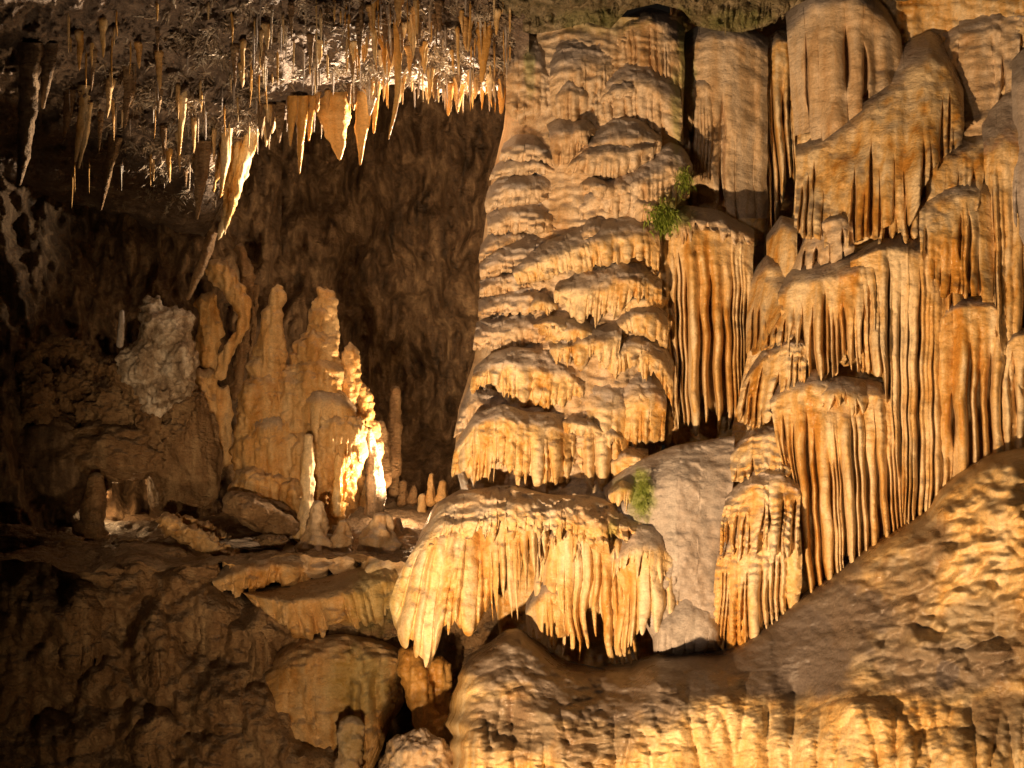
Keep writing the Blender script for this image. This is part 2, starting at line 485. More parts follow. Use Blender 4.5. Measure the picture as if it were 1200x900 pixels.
def sheet(name, parent, top, bot, step, depth, noise, mat, roll=0.0, rollpx=20, attrs=None, kind=None, lroll=0.0):
    """A rock face between an upper and a lower outline (both x-monotone)."""
    x0 = min(top[0][0], bot[0][0]); x1 = max(top[-1][0], bot[-1][0])
    nx = int((x1 - x0) / step) + 1
    xs = np.linspace(x0, x1, nx)
    tx = np.interp(xs, [p[0] for p in top], [p[1] for p in top]); bx_ = np.interp(xs, [p[0] for p in bot], [p[1] for p in bot])
    k = np.ones(5) / 5
    tx = np.convolve(np.r_[tx[0], tx[0], tx, tx[-1], tx[-1]], k, 'valid')
    ny = int(np.max(bx_ - tx) / step) + 2
    t = np.linspace(0, 1, ny)
    px = np.repeat(xs[None], ny, 0)
    py = tx[None] + (bx_ - tx)[None] * t[:, None]
    dep = depth(px, py) if callable(depth) else np.full(px.shape, float(depth))
    if roll:
        q = np.clip((py - tx[None]) / rollpx, 0, 1)
        dep = dep + roll * (1 - np.sqrt(1 - (1 - q) ** 2))
    dep = dep + noise(px, py)
    if lroll:
        q = np.clip((px - x0) / 34.0, 0, 1)
        dep = dep + lroll * (1 - np.sqrt(1 - (1 - q) ** 2))
        px = px + (1 - q) * 16 * fbm(py / 26.0, 0 * py, 2.0, 3)
    V = P(px, py, dep)
    ii = np.arange(nx * ny).reshape(ny, nx)
    F = np.stack([ii[:-1, :-1], ii[1:, :-1], ii[1:, 1:], ii[:-1, 1:]], -1).reshape(-1, 4)
    A = {'algae': algae(px, py)}
    for an, fn in (attrs or {}).items():
        A[an] = fn(px, py)
    o = mk(name, V, F, mat, parent, A)
    if kind:
        o['kind'] = kind
    return o


def strand(name, parent, pts, mat, seed=0, seg=12, rough=0.12, flat=1.0, step=2.0, ring=0.0, cap=True, ridge=0.12):
    """A round or flattened body along a path of (px, py, Y, radius_px)."""
    p = np.asarray(pts, float)
    L = np.linalg.norm(np.diff(p[:, :2], axis=0), axis=1).sum()
    n = int(np.clip(L / step, 8, 90))
    u = np.linspace(0, 1, n)
    q = curve(p, u)
    if cap:
        e = np.clip((np.minimum(u, 1 - u) if cap is True else 1 - u) * L / np.maximum(q[:, 3], 1.0), 0, 1)
        q[:, 3] *= np.sqrt(np.clip(1 - (1 - e) ** 2, 0.003, 1))
    tang = np.gradient(q[:, :2], axis=0)
    tang /= np.linalg.norm(tang, axis=1)[:, None] + 1e-9
    nor = np.stack([-tang[:, 1], tang[:, 0]], 1)
    a = np.linspace(0, 2 * np.pi, seg, endpoint=False)
    ca, sa = np.cos(a), np.sin(a)
    rr = q[:, 3][:, None] * (1 + rough * fbm(ca[None] * 1.3 + seed * 3.7, sa[None] * 1.3, (u * L / np.maximum(14, q[:, 3].mean() * 1.2))[:, None], 3) * 1.8)
    rr = rr * (1 + ridge * pn(ca[None] * 2.6 + seed, sa[None] * 2.6, (u * L / 60.0)[:, None] + seed))
    if ring:
        rr = rr * (1 + ring * np.abs(np.sin(u * L / 11.0 + seed + 1.2 * pn(u * L / 20, seed, 0)))[:, None])
    px = q[:, 0][:, None] + nor[:, 0][:, None] * rr * ca[None]
    py = q[:, 1][:, None] + nor[:, 1][:, None] * rr * ca[None]
    k = q[:, 2][:, None] / FOC / 100
    dep = q[:, 2][:, None] - rr * sa[None] * flat * k
    V = P(px, py, dep).reshape(-1, 3)
    ii = np.arange(n * seg).reshape(n, seg)
    jj = np.roll(ii, -1, 1)
    F = np.stack([ii[:-1], ii[1:], jj[1:], jj[:-1]], -1).reshape(-1, 4)
    return mk(name, V, F, mat, parent, {'algae': algae(px, py), 'silt_shade': np.zeros(px.size)})


def lump(name, parent, cx, cy, Y, rx, ry, rd, mat, seed=0, rot=0.0, amp=0.25, fr=1.6, res=40, ridged=False, squash=1.0, ani=1.0):
    """A rough boulder: a sphere grid pushed about by noise."""
    nu, nv = res * 2, res
    a = np.linspace(0, 2 * np.pi, nu, endpoint=False)
    b = np.linspace(0.02, np.pi - 0.02, nv)
    A, B = np.meshgrid(a, b)
    x = np.sin(B) * np.cos(A); z = np.cos(B); y = np.sin(B) * np.sin(A)
    r = 1 + amp * fbm(x * fr * .8 + seed * 5.1, y * fr * .8, z * fr * ani * .8 + seed, 5, False, .55)
    if ridged:
        r = r - 0.30 * amp * np.abs(fbm(x * fr * 2.2 + seed, y * fr * 2.2, z * fr * 2.2 * ani, 4))
    X, Z, D = x * r * rx, z * r * ry * squash, y * r * rd
    c, s = math.cos(rot), math.sin(rot)
    px = cx + X * c - Z * s; py = cy - (X * s + Z * c)
    V = P(px, py, Y + D).reshape(-1, 3)
    ii = np.arange(nu * nv).reshape(nv, nu); jj = np.roll(ii, -1, 1)
    F = np.stack([ii[:-1], ii[1:], jj[1:], jj[:-1]], -1).reshape(-1, 4)
    return mk(name, V, F, mat, parent, {'algae': algae(px, py), 'silt_shade': np.zeros(px.size)})


def fuse(name, parent, objs, voxel, smooth, mat, noise):
    """Melt several rough bodies into one continuous surface."""
    vs, fs, o_ = [], [], 0
    for o in objs:
        me = o.data
        co = np.empty(len(me.vertices) * 3, np.float32); me.vertices.foreach_get('co', co)
        li = np.empty(len(me.loops), np.int32); me.loops.foreach_get('vertex_index', li)
        vs.append(co.reshape(-1, 3)); fs.append(li.reshape(-1, 4) + o_); o_ += len(me.vertices)
        bpy.data.objects.remove(o); bpy.data.meshes.remove(me)
    t = mk('temporary', np.concatenate(vs), np.concatenate(fs), mat)
    r = t.modifiers.new('r', 'REMESH'); r.mode = 'VOXEL'; r.voxel_size = voxel
    if smooth:
        s = t.modifiers.new('s', 'SMOOTH'); s.iterations = smooth; s.factor = 0.5
    dg = bpy.context.evaluated_depsgraph_get()
    me = bpy.data.meshes.new_from_object(t.evaluated_get(dg))
    n = len(me.vertices)
    co = np.empty(n * 3, np.float32); me.vertices.foreach_get('co', co); co = co.reshape(-1, 3)
    no = np.empty(n * 3, np.float32); me.vertex_normals.foreach_get('vector', no); no = no.reshape(-1, 3)
    px = 600 + co[:, 0] / co[:, 1] * FOC * 100; py = 450 - co[:, 2] / co[:, 1] * FOC * 100
    co = co + no * noise(px, py)[:, None]
    loc = np.array(world_loc(parent)) if parent is not None else np.zeros(3)
    me.vertices.foreach_set('co', (co - loc).astype(np.float32).ravel())
    me.polygons.foreach_set('use_smooth', np.ones(len(me.polygons), bool))
    me.update()
    me.name = name
    bpy.data.objects.remove(t)
    o = bpy.data.objects.new(name, me); col.objects.link(o)
    if parent is not None:
        o.parent = parent
    return o



# ------------------------------------------------------------------ the setting: cave walls, floor, ceiling
def n_wall(a=0.5, s=90.0, asp=0.45, sd=0.0, r=0.18):
    def f(px, py):
        return a * fbm(px / s, py / s * asp, sd, 4) - r * fbm(px / s * 2.6, py / s * 1.3, sd + 5, 4, True) + 0.05 * fbm(px / 9, py / 13, sd, 3)
    return f


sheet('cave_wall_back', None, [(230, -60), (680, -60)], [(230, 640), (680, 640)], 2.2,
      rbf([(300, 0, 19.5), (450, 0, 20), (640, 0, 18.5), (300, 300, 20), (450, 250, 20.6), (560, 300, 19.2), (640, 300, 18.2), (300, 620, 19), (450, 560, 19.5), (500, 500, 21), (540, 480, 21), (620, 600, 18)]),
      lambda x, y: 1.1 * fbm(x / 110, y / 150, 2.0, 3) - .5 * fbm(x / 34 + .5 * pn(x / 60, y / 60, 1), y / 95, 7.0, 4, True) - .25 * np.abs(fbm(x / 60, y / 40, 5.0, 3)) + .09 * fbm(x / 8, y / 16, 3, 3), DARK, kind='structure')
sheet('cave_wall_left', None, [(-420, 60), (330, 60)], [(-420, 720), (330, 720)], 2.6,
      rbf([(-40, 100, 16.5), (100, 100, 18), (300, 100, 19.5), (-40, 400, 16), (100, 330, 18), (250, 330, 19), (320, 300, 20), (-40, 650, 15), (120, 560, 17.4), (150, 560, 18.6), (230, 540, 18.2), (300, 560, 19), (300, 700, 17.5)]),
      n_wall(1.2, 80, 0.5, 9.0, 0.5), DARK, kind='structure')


def depth_low(px, py):
    r = np.random.RandomState(12)
    d = _dl(px, py)
    wx = px + 26 * fbm(px / 50, py / 50, 2.0, 3); wy = py + 26 * fbm(px / 50, py / 50, 7.0, 3)
    best = np.zeros(px.shape)
    cs = [(95, 730, 34, 62, .5, .9), (28, 700, 40, 50, .3, .7), (180, 760, 26, 62, .1, .7), (232, 720, 40, 34, -.3, .6), (150, 690, 46, 22, -.2, .8), (250, 810, 46, 50, .2, .7), (170, 860, 40, 44, .1, .7), (70, 860, 60, 26, -.1, .8), (310, 850, 34, 56, .1, .8), (250, 890, 44, 30, 0, .8), (300, 740, 44, 26, -.4, .6), (120, 800, 30, 34, .4, .6), (20, 800, 30, 40, 0, .4), (355, 890, 34, 24, 0, .7), (215, 680, 50, 16, -.4, .7)]
    for i in range(30):
        cs.append((r.uniform(-40, 420), r.uniform(660, 940), r.uniform(12, 30), r.uniform(14, 38), r.uniform(-.6, .6), r.uniform(.25, .5)))
    for x, y, rx, ry, t, h in cs:
        c, s = math.cos(t), math.sin(t)
        u = ((wx - x) * c + (wy - y) * s) / rx; v = (-(wx - x) * s + (wy - y) * c) / ry
        best = np.maximum(best, .42 * h * np.clip(1 - u * u - v * v, 0, 1) ** .7)
    return d + .25 - best


_dl = rbf([(-40, 600, 15.2), (60, 640, 15.2), (150, 660, 14.9), (250, 690, 14.7), (330, 760, 14.3), (450, 760, 14.3), (-40, 760, 14.4), (60, 720, 13.8), (120, 780, 14.4), (60, 830, 14.8), (60, 880, 14.0),
           (200, 760, 14.3), (240, 860, 13.9), (330, 880, 13.7), (400, 880, 13.8), (455, 850, 16.2), (470, 740, 15.0), (560, 760, 14.2), (520, 880, 13.2), (580, 700, 14.2), (250, 940, 13.5), (-40, 940, 13.5), (540, 940, 12.8)])
low_o = sheet('cave_wall_lower', None, [(-420, 640), (-60, 640), (40, 628), (90, 645), (150, 640), (200, 650), (250, 668), (300, 700), (380, 705), (440, 690), (500, 690), (640, 690)], [(-420, 1000), (640, 1000)], 2.3,
      depth_low, lambda x, y: 0.0 * x + 0.45 * fbm(x / 105, y / 95, 4.0, 4) - 0.3 * np.abs(fbm(x / 45, y / 40, 6.0, 3)) - 0.16 * fbm(x / 26, y / 75, 3.0, 3, True) + 0.07 * fbm(x / 12, y / 11, 4, 4), BROWN, roll=1.2, rollpx=26, kind='structure')


# the ledge the stalagmites stand on
def ledge_floor():
    xs = np.linspace(-14, 0.4, 280); ys = np.linspace(13.9, 20.5, 125)
    X, Yg = np.meshgrid(xs, ys)
    Z = -2.12 + 0.3 * fbm(X * 0.9, Yg * 0.9, 1.1, 5) + 0.05 * fbm(X * 5, Yg * 5, 3, 3, True) + 0.05 * (Yg - 16)
    V = np.stack([X, Yg, Z], -1).reshape(-1, 3)
    ii = np.arange(X.size).reshape(X.shape)
    F = np.stack([ii[:-1, :-1], ii[:-1, 1:], ii[1:, 1:], ii[1:, :-1]], -1).reshape(-1, 4)
    o = mk('cave_floor', V, F, BROWN)
    o['kind'] = 'structure'


ledge_floor()

_dc = rbf([(-40, -60, 11.0), (150, -60, 11.5), (400, -60, 11.5), (620, -60, 12.6), (-40, 100, 13.5), (100, 100, 14.2), (60, 215, 16.8), (-40, 300, 20.5), (60, 290, 20.5), (140, 270, 19.5), (250, 90, 14.0), (330, 60, 12.8), (280, 180, 15.4), (225, 240, 17), (400, 60, 13.0), (330, 130, 14.6),
           (400, 115, 14.8), (480, 80, 13.6), (440, 105, 14.8), (560, 60, 13.6), (560, 95, 14.6), (600, 100, 14.6), (600, 30, 13.2), (160, 180, 15.2), (-40, 220, 17.0), (-40, 360, 22), (60, 350, 22), (150, 330, 21.5), (210, 300, 20)])


def n_ceil(px, py):
    return 0.45 * fbm(px / 55, py / 45, 21.0, 4) - 0.22 * fbm(px / 30, py / 38, 3.0, 4, True) + 0.10 * fbm(px / 7, py / 9, 8.0, 3, True)


CEILBOT = [(-60, 380), (30, 370), (110, 350), (160, 335), (205, 310), (240, 275), (265, 228), (285, 165), (310, 140), (350, 134), (390, 128), (425, 116), (455, 98), (480, 96), (500, 106), (550, 106), (620, 104)]
_cx = np.arange(-420, 621, 4.0)
_cy = np.interp(_cx, [p[0] for p in CEILBOT], [p[1] for p in CEILBOT])
_cy = _cy + (14 * fbm(_cx / 30.0, 0.5, 2.0, 4) + 5 * np.abs(pn(_cx / 7.0, 3.0, 1.0))) * (1 - 0.75 * sst(280, 420, _cx))
CEILBOT = list(zip(_cx.tolist(), _cy.tolist()))
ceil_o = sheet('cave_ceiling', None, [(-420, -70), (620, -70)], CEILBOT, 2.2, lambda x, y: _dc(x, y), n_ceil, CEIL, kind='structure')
# the lip: the ceiling turns up and away behind its lower edge
bx = np.linspace(-420, 620, 420)
by = np.interp(bx, [p[0] for p in CEILBOT], [p[1] for p in CEILBOT])
rows = []
for k, (dy, dd) in enumerate([(0, 0), (2, .15), (0, .5), (-8, 1.2), (-25, 2.4), (-60, 4.5)]):
    dep = _dc(bx, by) + n_ceil(bx, by) + dd
    rows.append(P(bx, by + dy + (3 * pn(bx / 9, k, 0) if k else 0), dep))
V = np.stack(rows)
ii = np.arange(V.shape[0] * V.shape[1]).reshape(V.shape[:2])
mk('ceiling_lip', V, np.stack([ii[:-1, :-1], ii[1:, :-1], ii[1:, 1:], ii[:-1, 1:]], -1).reshape(-1, 4), CEIL, ceil_o)

# mossy rock roof above the big columns
roof = sheet('cave_ceiling_front', None, [(585, -80), (1600, -80)],
             [(585, 20), (600, 34), (625, 40), (650, 36), (690, 26), (715, 34), (735, 12), (770, 4), (800, 12), (815, 30), (840, 36), (870, 38), (900, 30), (930, 8), (960, -8), (1010, -5), (1060, 2), (1100, -12), (1260, -16), (1600, -10)], 2.0,
             rbf([(590, -80, 11.6), (590, 30, 13.2), (700, 30, 13.0), (760, 5, 13.0), (850, 35, 13.5), (930, 5, 13.3), (1060, 0, 12.9), (900, -80, 11.6), (1260, -80, 11.2), (1260, -10, 12.6)]),
             lambda px, py: 0.3 * fbm(px / 30, py / 25, 2, 4) - 0.20 * fbm(px / 14, py / 18, 7, 4, True) + 0.06 * fbm(px / 4, py / 6, 5, 2, True), MOSSR, kind='structure')

def pillar(name, parent, left, right, step, depth, noise, mat, back=0.3, edge=0.8, attrs=None):
    """The body of a column between a left and a right outline (y-monotone), rounding away at both sides."""
    y0 = left[0][1]; y1 = left[-1][1]
    ny = int((y1 - y0) / step) + 1
    ys = np.linspace(y0, y1, ny)
    lx = np.interp(ys, [p[1] for p in left], [p[0] for p in left]); rx = np.interp(ys, [p[1] for p in right], [p[0] for p in right])
    nx = int(np.max(rx - lx) / step) + 2
    th = np.linspace(-np.pi / 2, np.pi / 2, nx)
    u = 0.5 + 0.5 * np.sin(th)
    px = lx[:, None] + (rx - lx)[:, None] * u[None]
    py = np.repeat(ys[:, None], nx, 1)
    dep = depth(px, py) + back + edge * (1 - np.cos(th))[None] ** 2 + noise(px, py)
    V = P(px, py, dep)
    ii = np.arange(nx * ny).reshape(ny, nx)
    F = np.stack([ii[:-1, :-1], ii[1:, :-1], ii[1:, 1:], ii[:-1, 1:]], -1).reshape(-1, 4)
    A = {'algae': algae(px, py)}
    for an, fn in (attrs or {}).items():
        A[an] = fn(px, py)
    return mk(name, V, F, mat, parent, A)


def n_flow(a=0.08, s=22.0, sd=0.0):
    return lambda px, py: -.05 * ((py / 12.0 + 1.5 * fbm(px / 38.0, py / 38.0, sd, 3)) % 1.0) ** 1.5 + a * fbm(px / s, py / s * 1.4, sd, 4) - a * 0.7 * np.abs(pn(px / 11.0, py / 70.0, sd))


tier(roof, [(590, -20), (700, -30), (800, -30), (945, -24)], [(592, 34), (625, 44), (655, 38), (690, 28), (715, 38), (740, 14), (775, 8), (805, 18), (840, 42), (875, 44), (905, 36), (940, 10)], 12.85, rib=7, ribd=.8, tip=.3, drip=.5, web=.8, mat=MOSSR, seed=500, bulge=.2, crown=.2, rough=.1, siltc=0, name='mossy_fringe')
for i, (t, bb, yy) in enumerate([
    ([(96, 672), (130, 650), (170, 648), (206, 664)], [(98, 700), (135, 706), (172, 700), (206, 690)], 14.75), ([(60, 706), (90, 678), (128, 690)], [(50, 790), (86, 800), (122, 780)], 14.0), ([(160, 720), (180, 706), (204, 716)], [(160, 812), (182, 822), (204, 808)], 14.05),
    ([(212, 706), (246, 690), (284, 706)], [(210, 770), (246, 780), (284, 768)], 14.25), ([(282, 716), (306, 702), (330, 716)], [(282, 790), (306, 806), (328, 790)], 14.1), ([(150, 838), (182, 822), (214, 838)], [(148, 905), (182, 912), (214, 905)], 13.7), ([(236, 822), (264, 806), (296, 822)], [(234, 900), (264, 912), (298, 904)], 13.7), ([(20, 690), (44, 668), (70, 690)], [(14, 760), (42, 770), (68, 760)], 14.5)]):
    tier(low_o, t, bb, yy, rib=13, ribd=.5, tip=.6, drip=.25, web=1, mat=BROWN, seed=520 + i, bulge=.45, crown=.3, cd=.5, tuck=.4, rough=.09, wig=8, siltc=.2)
# ------------------------------------------------------------------ the tall tiered column, left of centre
DC = rbf([(600, 40, 13.9), (680, 60, 13.4), (760, 40, 13.5), (590, 150, 13.9), (680, 180, 13.1), (780, 180, 13.4), (565, 290, 13.7), (650, 300, 12.95), (740, 260, 12.9), (780, 330, 13.2), (556, 420, 13.5), (640, 430, 12.65),
          (740, 400, 12.8), (785, 440, 13.3), (530, 530, 13.3), (600, 530, 12.55), (680, 540, 12.75), (760, 540, 13.1)])


def dc(x, y):
    return float(DC(np.array([float(x)]), np.array([float(y)]))[0])


C = thing('flowstone_column', 'tall tiered flowstone column left of centre with stacked scalloped ledges and drip fringes', 'flowstone column', base(660, 770, 12.6))
pillar('column_body', C, [(600, 20), (597, 90), (590, 150), (576, 210), (566, 280), (564, 350), (556, 420), (537, 480), (532, 540), (545, 590)],
       [(800, 20), (800, 180), (806, 250), (785, 320), (790, 420), (775, 500), (765, 590)], 2.2, DC, n_flow(0.10, 20, 3.0), TAN, back=0.24, edge=0.9)
_sd = [100]


def ct(top, bot, off=0.0, dy=None, **kw):
    _sd[0] += 1
    mx = np.mean([p[0] for p in top + bot]); my = np.mean([p[1] for p in top + bot])
    yl, yr = dc(top[0][0], my), dc(top[-1][0], my)
    ym = dc(mx, my)
    a = dict(rib=8, ribd=0.8, bulge=max(0.16, ((yl + yr) / 2 - ym) * 1.2), cd=0.42, drip=0.16, seed=_sd[0], rough=0.045, mat=GOLD, crown=0.4, tuck=0.24, lean=.06, tip=.5, web=1.0, scal=.045)
    a.update(kw)
    return tier(C, top, bot, ym - 0.06 + off, **a)


# upper part
ct([(596, 52), (610, 38), (635, 44), (648, 70)], [(590, 140), (605, 148), (630, 142), (648, 142)], mat=TAN, rib=12, ribd=0.4, drip=0.1, tip=0.8, rough=0.06)
ct([(645, 64), (656, 44), (682, 33), (708, 30), (726, 44)], [(643, 145), (660, 146), (685, 150), (700, 145), (720, 120)], mat=TAN, off=.12, rib=10, drip=0.2, tip=0.5)
ct([(714, 48), (734, 18), (760, 8), (782, 14), (803, 34)], [(716, 84), (740, 88), (765, 92), (785, 160), (801, 175)], off=.22, mat=TAN, rib=11, drip=0.1, tip=0.8, web=1, crown=.2)
ct([(652, 100), (666, 81), (692, 92)], [(650, 144), (668, 150), (692, 150)], off=.02, mat=TAN, rib=9, drip=0.15, tip=0.6)
ct([(688, 104), (706, 82), (735, 66), (762, 70), (798, 92)], [(686, 154), (715, 150), (745, 148), (770, 162), (800, 178)], off=.06, mat=TAN, rib=12, ribd=0.9, drip=0.12, tip=0.7, web=1, split=True)
ct([(640, 146), (658, 137), (680, 139), (694, 152)], [(646, 196), (660, 198), (674, 194), (692, 170)], mat=TAN, rib=8, drip=0.15, tip=0.5)
ct([(676, 172), (695, 150), (722, 135), (752, 140), (774, 158)], [(660, 205), (690, 208), (712, 212), (738, 202), (774, 182)], mat=TAN, rib=9, drip=0.1, tip=0.5, web=1)
ct([(672, 184), (690, 167), (716, 160), (738, 164), (764, 162)], [(660, 206), (690, 212), (716, 214), (738, 204), (766, 190)], off=-.08, mat=TAN, rib=8)
ct([(678, 228), (700, 209), (740, 197), (766, 178), (784, 166), (802, 173), (812, 194)], [(680, 272), (700, 268), (735, 256), (766, 254), (792, 248), (812, 238)], off=-.05, mat=TAN, rib=9, tip=.4, bulge=.2)
# silted stack on the left flank
for i, (t, b) in enumerate([
    ([(590, 168), (605, 157), (628, 158), (646, 171), (652, 184)], [(582, 190), (610, 195), (635, 196), (654, 200)]),
    ([(580, 194), (600, 178), (630, 178), (655, 194)], [(574, 214), (600, 210), (630, 208), (658, 208)]),
    ([(573, 219), (590, 203), (620, 198), (646, 203), (664, 216)], [(568, 252), (590, 247), (615, 246), (642, 240), (666, 240)]),
    ([(570, 252), (593, 236), (616, 227), (641, 229), (668, 243)], [(568, 279), (600, 277), (640, 278), (671, 278)]),
    ([(563, 288), (578, 266), (604, 258), (645, 272)], [(561, 310), (590, 304), (645, 296)]),
    ([(563, 306), (590, 284), (625, 274), (662, 276), (690, 284)], [(562, 330), (600, 322), (650, 322), (692, 316)]),
    ([(562, 330), (582, 312), (612, 304), (642, 310), (664, 326)], [(560, 352), (600, 348), (640, 352), (666, 352)]),
    ([(560, 352), (588, 334), (620, 326), (655, 337), (668, 348)], [(558, 376), (600, 374), (640, 374), (670, 372)]),
    ([(558, 378), (590, 360), (622, 356), (656, 366), (674, 384)], [(552, 412), (590, 416), (630, 408), (672, 410)]),
]):
    ct(t, b, mat=TAN, rib=8, ribd=0.5, drip=0.18, tip=.5, rough=0.06, scal=.09, sp=10, off=-.03 + 0.01 * i, wig=5, crown=.55, cd=.45)
# long sloping ledge in the middle
ct([(598, 312), (640, 282), (680, 268), (712, 255), (742, 249), (770, 246)], [(606, 336), (640, 332), (680, 322), (720, 314), (750, 314), (774, 330)], off=-.06, mat=GOLD, rib=8, bulge=.2, crown=.45)
ct([(652, 332), (684, 313), (720, 305), (750, 308), (776, 328)], [(646, 356), (680, 394), (706, 388), (742, 362), (778, 360)], off=-.10, rib=8, tip=.2, drip=.35)
ct([(716, 376), (740, 356), (766, 352), (782, 366)], [(724, 396), (745, 394), (766, 402), (783, 412)], off=-.12, rib=8)
ct([(642, 398), (676, 383), (702, 380), (728, 374)], [(646, 428), (672, 436), (700, 436), (728, 430)], off=-.02, rib=8, tip=.1, drip=.5)
ct([(702, 408), (730, 387), (757, 388), (778, 402), (790, 424)], [(698, 438), (730, 450), (762, 454), (790, 486)], off=-.12, rib=9, tip=.15, drip=.4)
ct([(556, 430), (575, 414), (600, 406), (640, 410), (670, 424), (684, 440)], [(548, 462), (590, 470), (622, 482), (648, 484), (684, 480)], off=-.12, rib=9, tip=.25, drip=.35, rough=.06, mat=PALE, cd=.3)
ct([(538, 480), (552, 446), (575, 455), (602, 470), (612, 482)], [(530, 520), (560, 512), (590, 506), (614, 506)], off=-.02, rib=9, rough=.09, ribd=.5, mat=TAN)
ct([(534, 520), (556, 484), (590, 473), (618, 483), (652, 483), (674, 500)], [(528, 570), (560, 576), (592, 572), (630, 580), (656, 580), (676, 560)], off=-.12, rib=11, tip=.25, drip=.3, mat=PALE, split=True, webd=1.6, crown=.2, cd=.25, web=.9)
# open columns at the right of the lower half
ct([(670, 430), (690, 418), (720, 424), (738, 436)], [(673, 580), (695, 582), (712, 578), (736, 574)], off=.12, rib=13, ribd=1.1, drip=.06, tip=.55, web=1, webd=2.0, split=True, mat=GOLD)
ct([(724, 446), (745, 432), (766, 432), (780, 448)], [(722, 524), (745, 526), (762, 526), (780, 530)], off=-.1, rib=9, tip=.3, drip=.3, mat=PALE)
ct([(712, 535), (735, 522), (760, 526)], [(712, 562), (735, 560), (762, 552)], off=-.12, rib=10, ribd=.4, drip=.1, tip=.8)
ct([(766, 430), (780, 422), (796, 430)], [(768, 536), (782, 534), (796, 530)], off=.25, rib=9, tip=.5, drip=.1, web=1)
# apron under the column
kw = dict(bulge=.3, crown=.25, cd=.7)
_sd[0] = 160
tier(C, [(494, 622), (510, 590), (540, 573), (566, 576), (580, 596)], [(450, 716), (474, 762), (500, 792), (514, 752), (534, 744), (556, 748), (580, 700)], 12.3, rib=17, ribd=.5, tip=.55, drip=.12, web=.97, mat=PALE, seed=161, lean=-.25, split=True, rough=.04, **kw)
tier(C, [(556, 600), (578, 574), (610, 568), (636, 580), (644, 604)], [(566, 710), (582, 738), (596, 724), (610, 732), (646, 650)], 12.15, rib=13, ribd=.9, tip=.12, drip=.2, web=.55, mat=GOLD, seed=162, split=True, rough=.035, **kw)
tier(C, [(496, 620), (514, 590), (548, 574), (600, 568), (645, 580), (690, 580), (735, 592), (770, 604)], [(484, 668), (530, 662), (575, 640), (620, 636), (650, 636), (700, 650), (740, 656), (780, 650)], 12.08, rib=10, ribd=.55, tip=.3, drip=.5, mat=PALE, seed=163, rough=.07, bulge=.35, bp=4, crown=.55, cd=.5, siltc=.45, grow=(.1, .3), web=1, tuck=.3, scal=.08, sp=14, name='apron_hood')
tier(C, [(628, 616), (654, 590), (686, 582), (716, 592), (742, 612)], [(626, 762), (670, 788), (716, 791), (762, 778)], 12.3, rib=12, ribd=.8, tip=.4, drip=.32, web=.8, webd=1.6, mat=PALE, seed=165, split=True, t0=(.4, .95), wig=6, bulge=.3, crown=.2, cd=.8, occ=(.55, .95), pleat=.1)
tier(C, [(632, 624), (654, 600), (686, 584), (716, 594), (742, 616)], [(628, 664), (660, 662), (700, 668), (744, 664)], 12.22, rib=8, ribd=.8, tip=.15, drip=.5, mat=PALE, seed=164, bulge=.3, crown=.5, cd=.8, t0=(.4, .7))
tier(C, [(616, 706), (640, 668), (672, 680)], [(620, 756), (644, 764), (672, 758)], 12.36, rib=13, ribd=.6, tip=.6, drip=.2, mat=GOLD, seed=160, bulge=.25, crown=.3)
tier(C, [(716, 642), (745, 612), (776, 616), (796, 640)], [(720, 780), (750, 782), (776, 776), (800, 770)], 12.2, rib=12, ribd=.7, tip=.4, drip=.35, web=.85, webd=1.6, mat=PALE, seed=166, wig=6, split=True, bulge=.25, crown=.2, cd=.4, occ=(.55, .95), t0=(.3, .8))
tier(C, [(718, 642), (745, 614), (774, 618), (788, 634)], [(716, 690), (745, 698), (772, 694), (788, 680)], 12.12, rib=8, ribd=.8, tip=.2, drip=.5, mat=PALE, seed=167, bulge=.2, crown=.4, cd=.3)
tier(C, [(712, 574), (728, 562), (745, 566)], [(712, 604), (728, 610), (742, 604)], 12.35, rib=7, tip=.15, drip=.4, mat=PALE, seed=168, bulge=.15)
# smooth silted tongue between the two columns
tier(C, [(706, 572), (738, 543), (790, 522), (862, 510)], [(730, 680), (770, 766), (812, 764), (846, 756)], 12.45, rib=48, ribd=.10, tip=.97, drip=.02, web=1, webd=.2, N=16, occ=(.97, .98), pleat=.03, mat=SILT, seed=169, bulge=.12, crown=.2, cd=.4, lean=-.2, rough=.035, scal=.03, sp=22, siltc=0, wig=4, name='silted_tongue')
tier(C, [(764, 704), (800, 690), (846, 698)], [(766, 768), (805, 769), (848, 760)], 12.24, rib=10, ribd=.35, tip=.7, drip=.06, web=1, mat=SILT, seed=180, bulge=.3, bp=6, crown=.6, cd=.35, lean=-.12, siltc=0, wig=4)
tier(C, [(758, 640), (776, 628), (800, 640)], [(760, 690), (778, 700), (800, 688)], 12.22, rib=8, ribd=.4, tip=.4, drip=.4, web=1, mat=SILT, seed=181, bulge=.1, crown=.5, cd=.1, siltc=.6, wig=4)
_r = np.random.RandomState(77)
for i in range(16):
    x = _r.uniform(610, 765); y = _r.uniform(70, 500); w_ = _r.uniform(18, 36); h_ = _r.uniform(20, 38); sl_ = _r.uniform(-8, 8)
    ct([(x - w_, y + 8 - sl_), (x - w_ * .3, y - 4), (x + w_ * .4, y - 3 + sl_ * .5), (x + w_, y + 8 + sl_)], [(x - w_ * 1.05, y + h_ * .8 - sl_), (x - w_ * .2, y + h_), (x + w_ * .5, y + h_ * 1.1), (x + w_, y + h_ * .8 + sl_)], off=-.04, mat=TAN if y < 300 else GOLD, rib=8, ribd=.6, drip=.4, tip=.35, cd=.3, bulge=.3, wig=6)
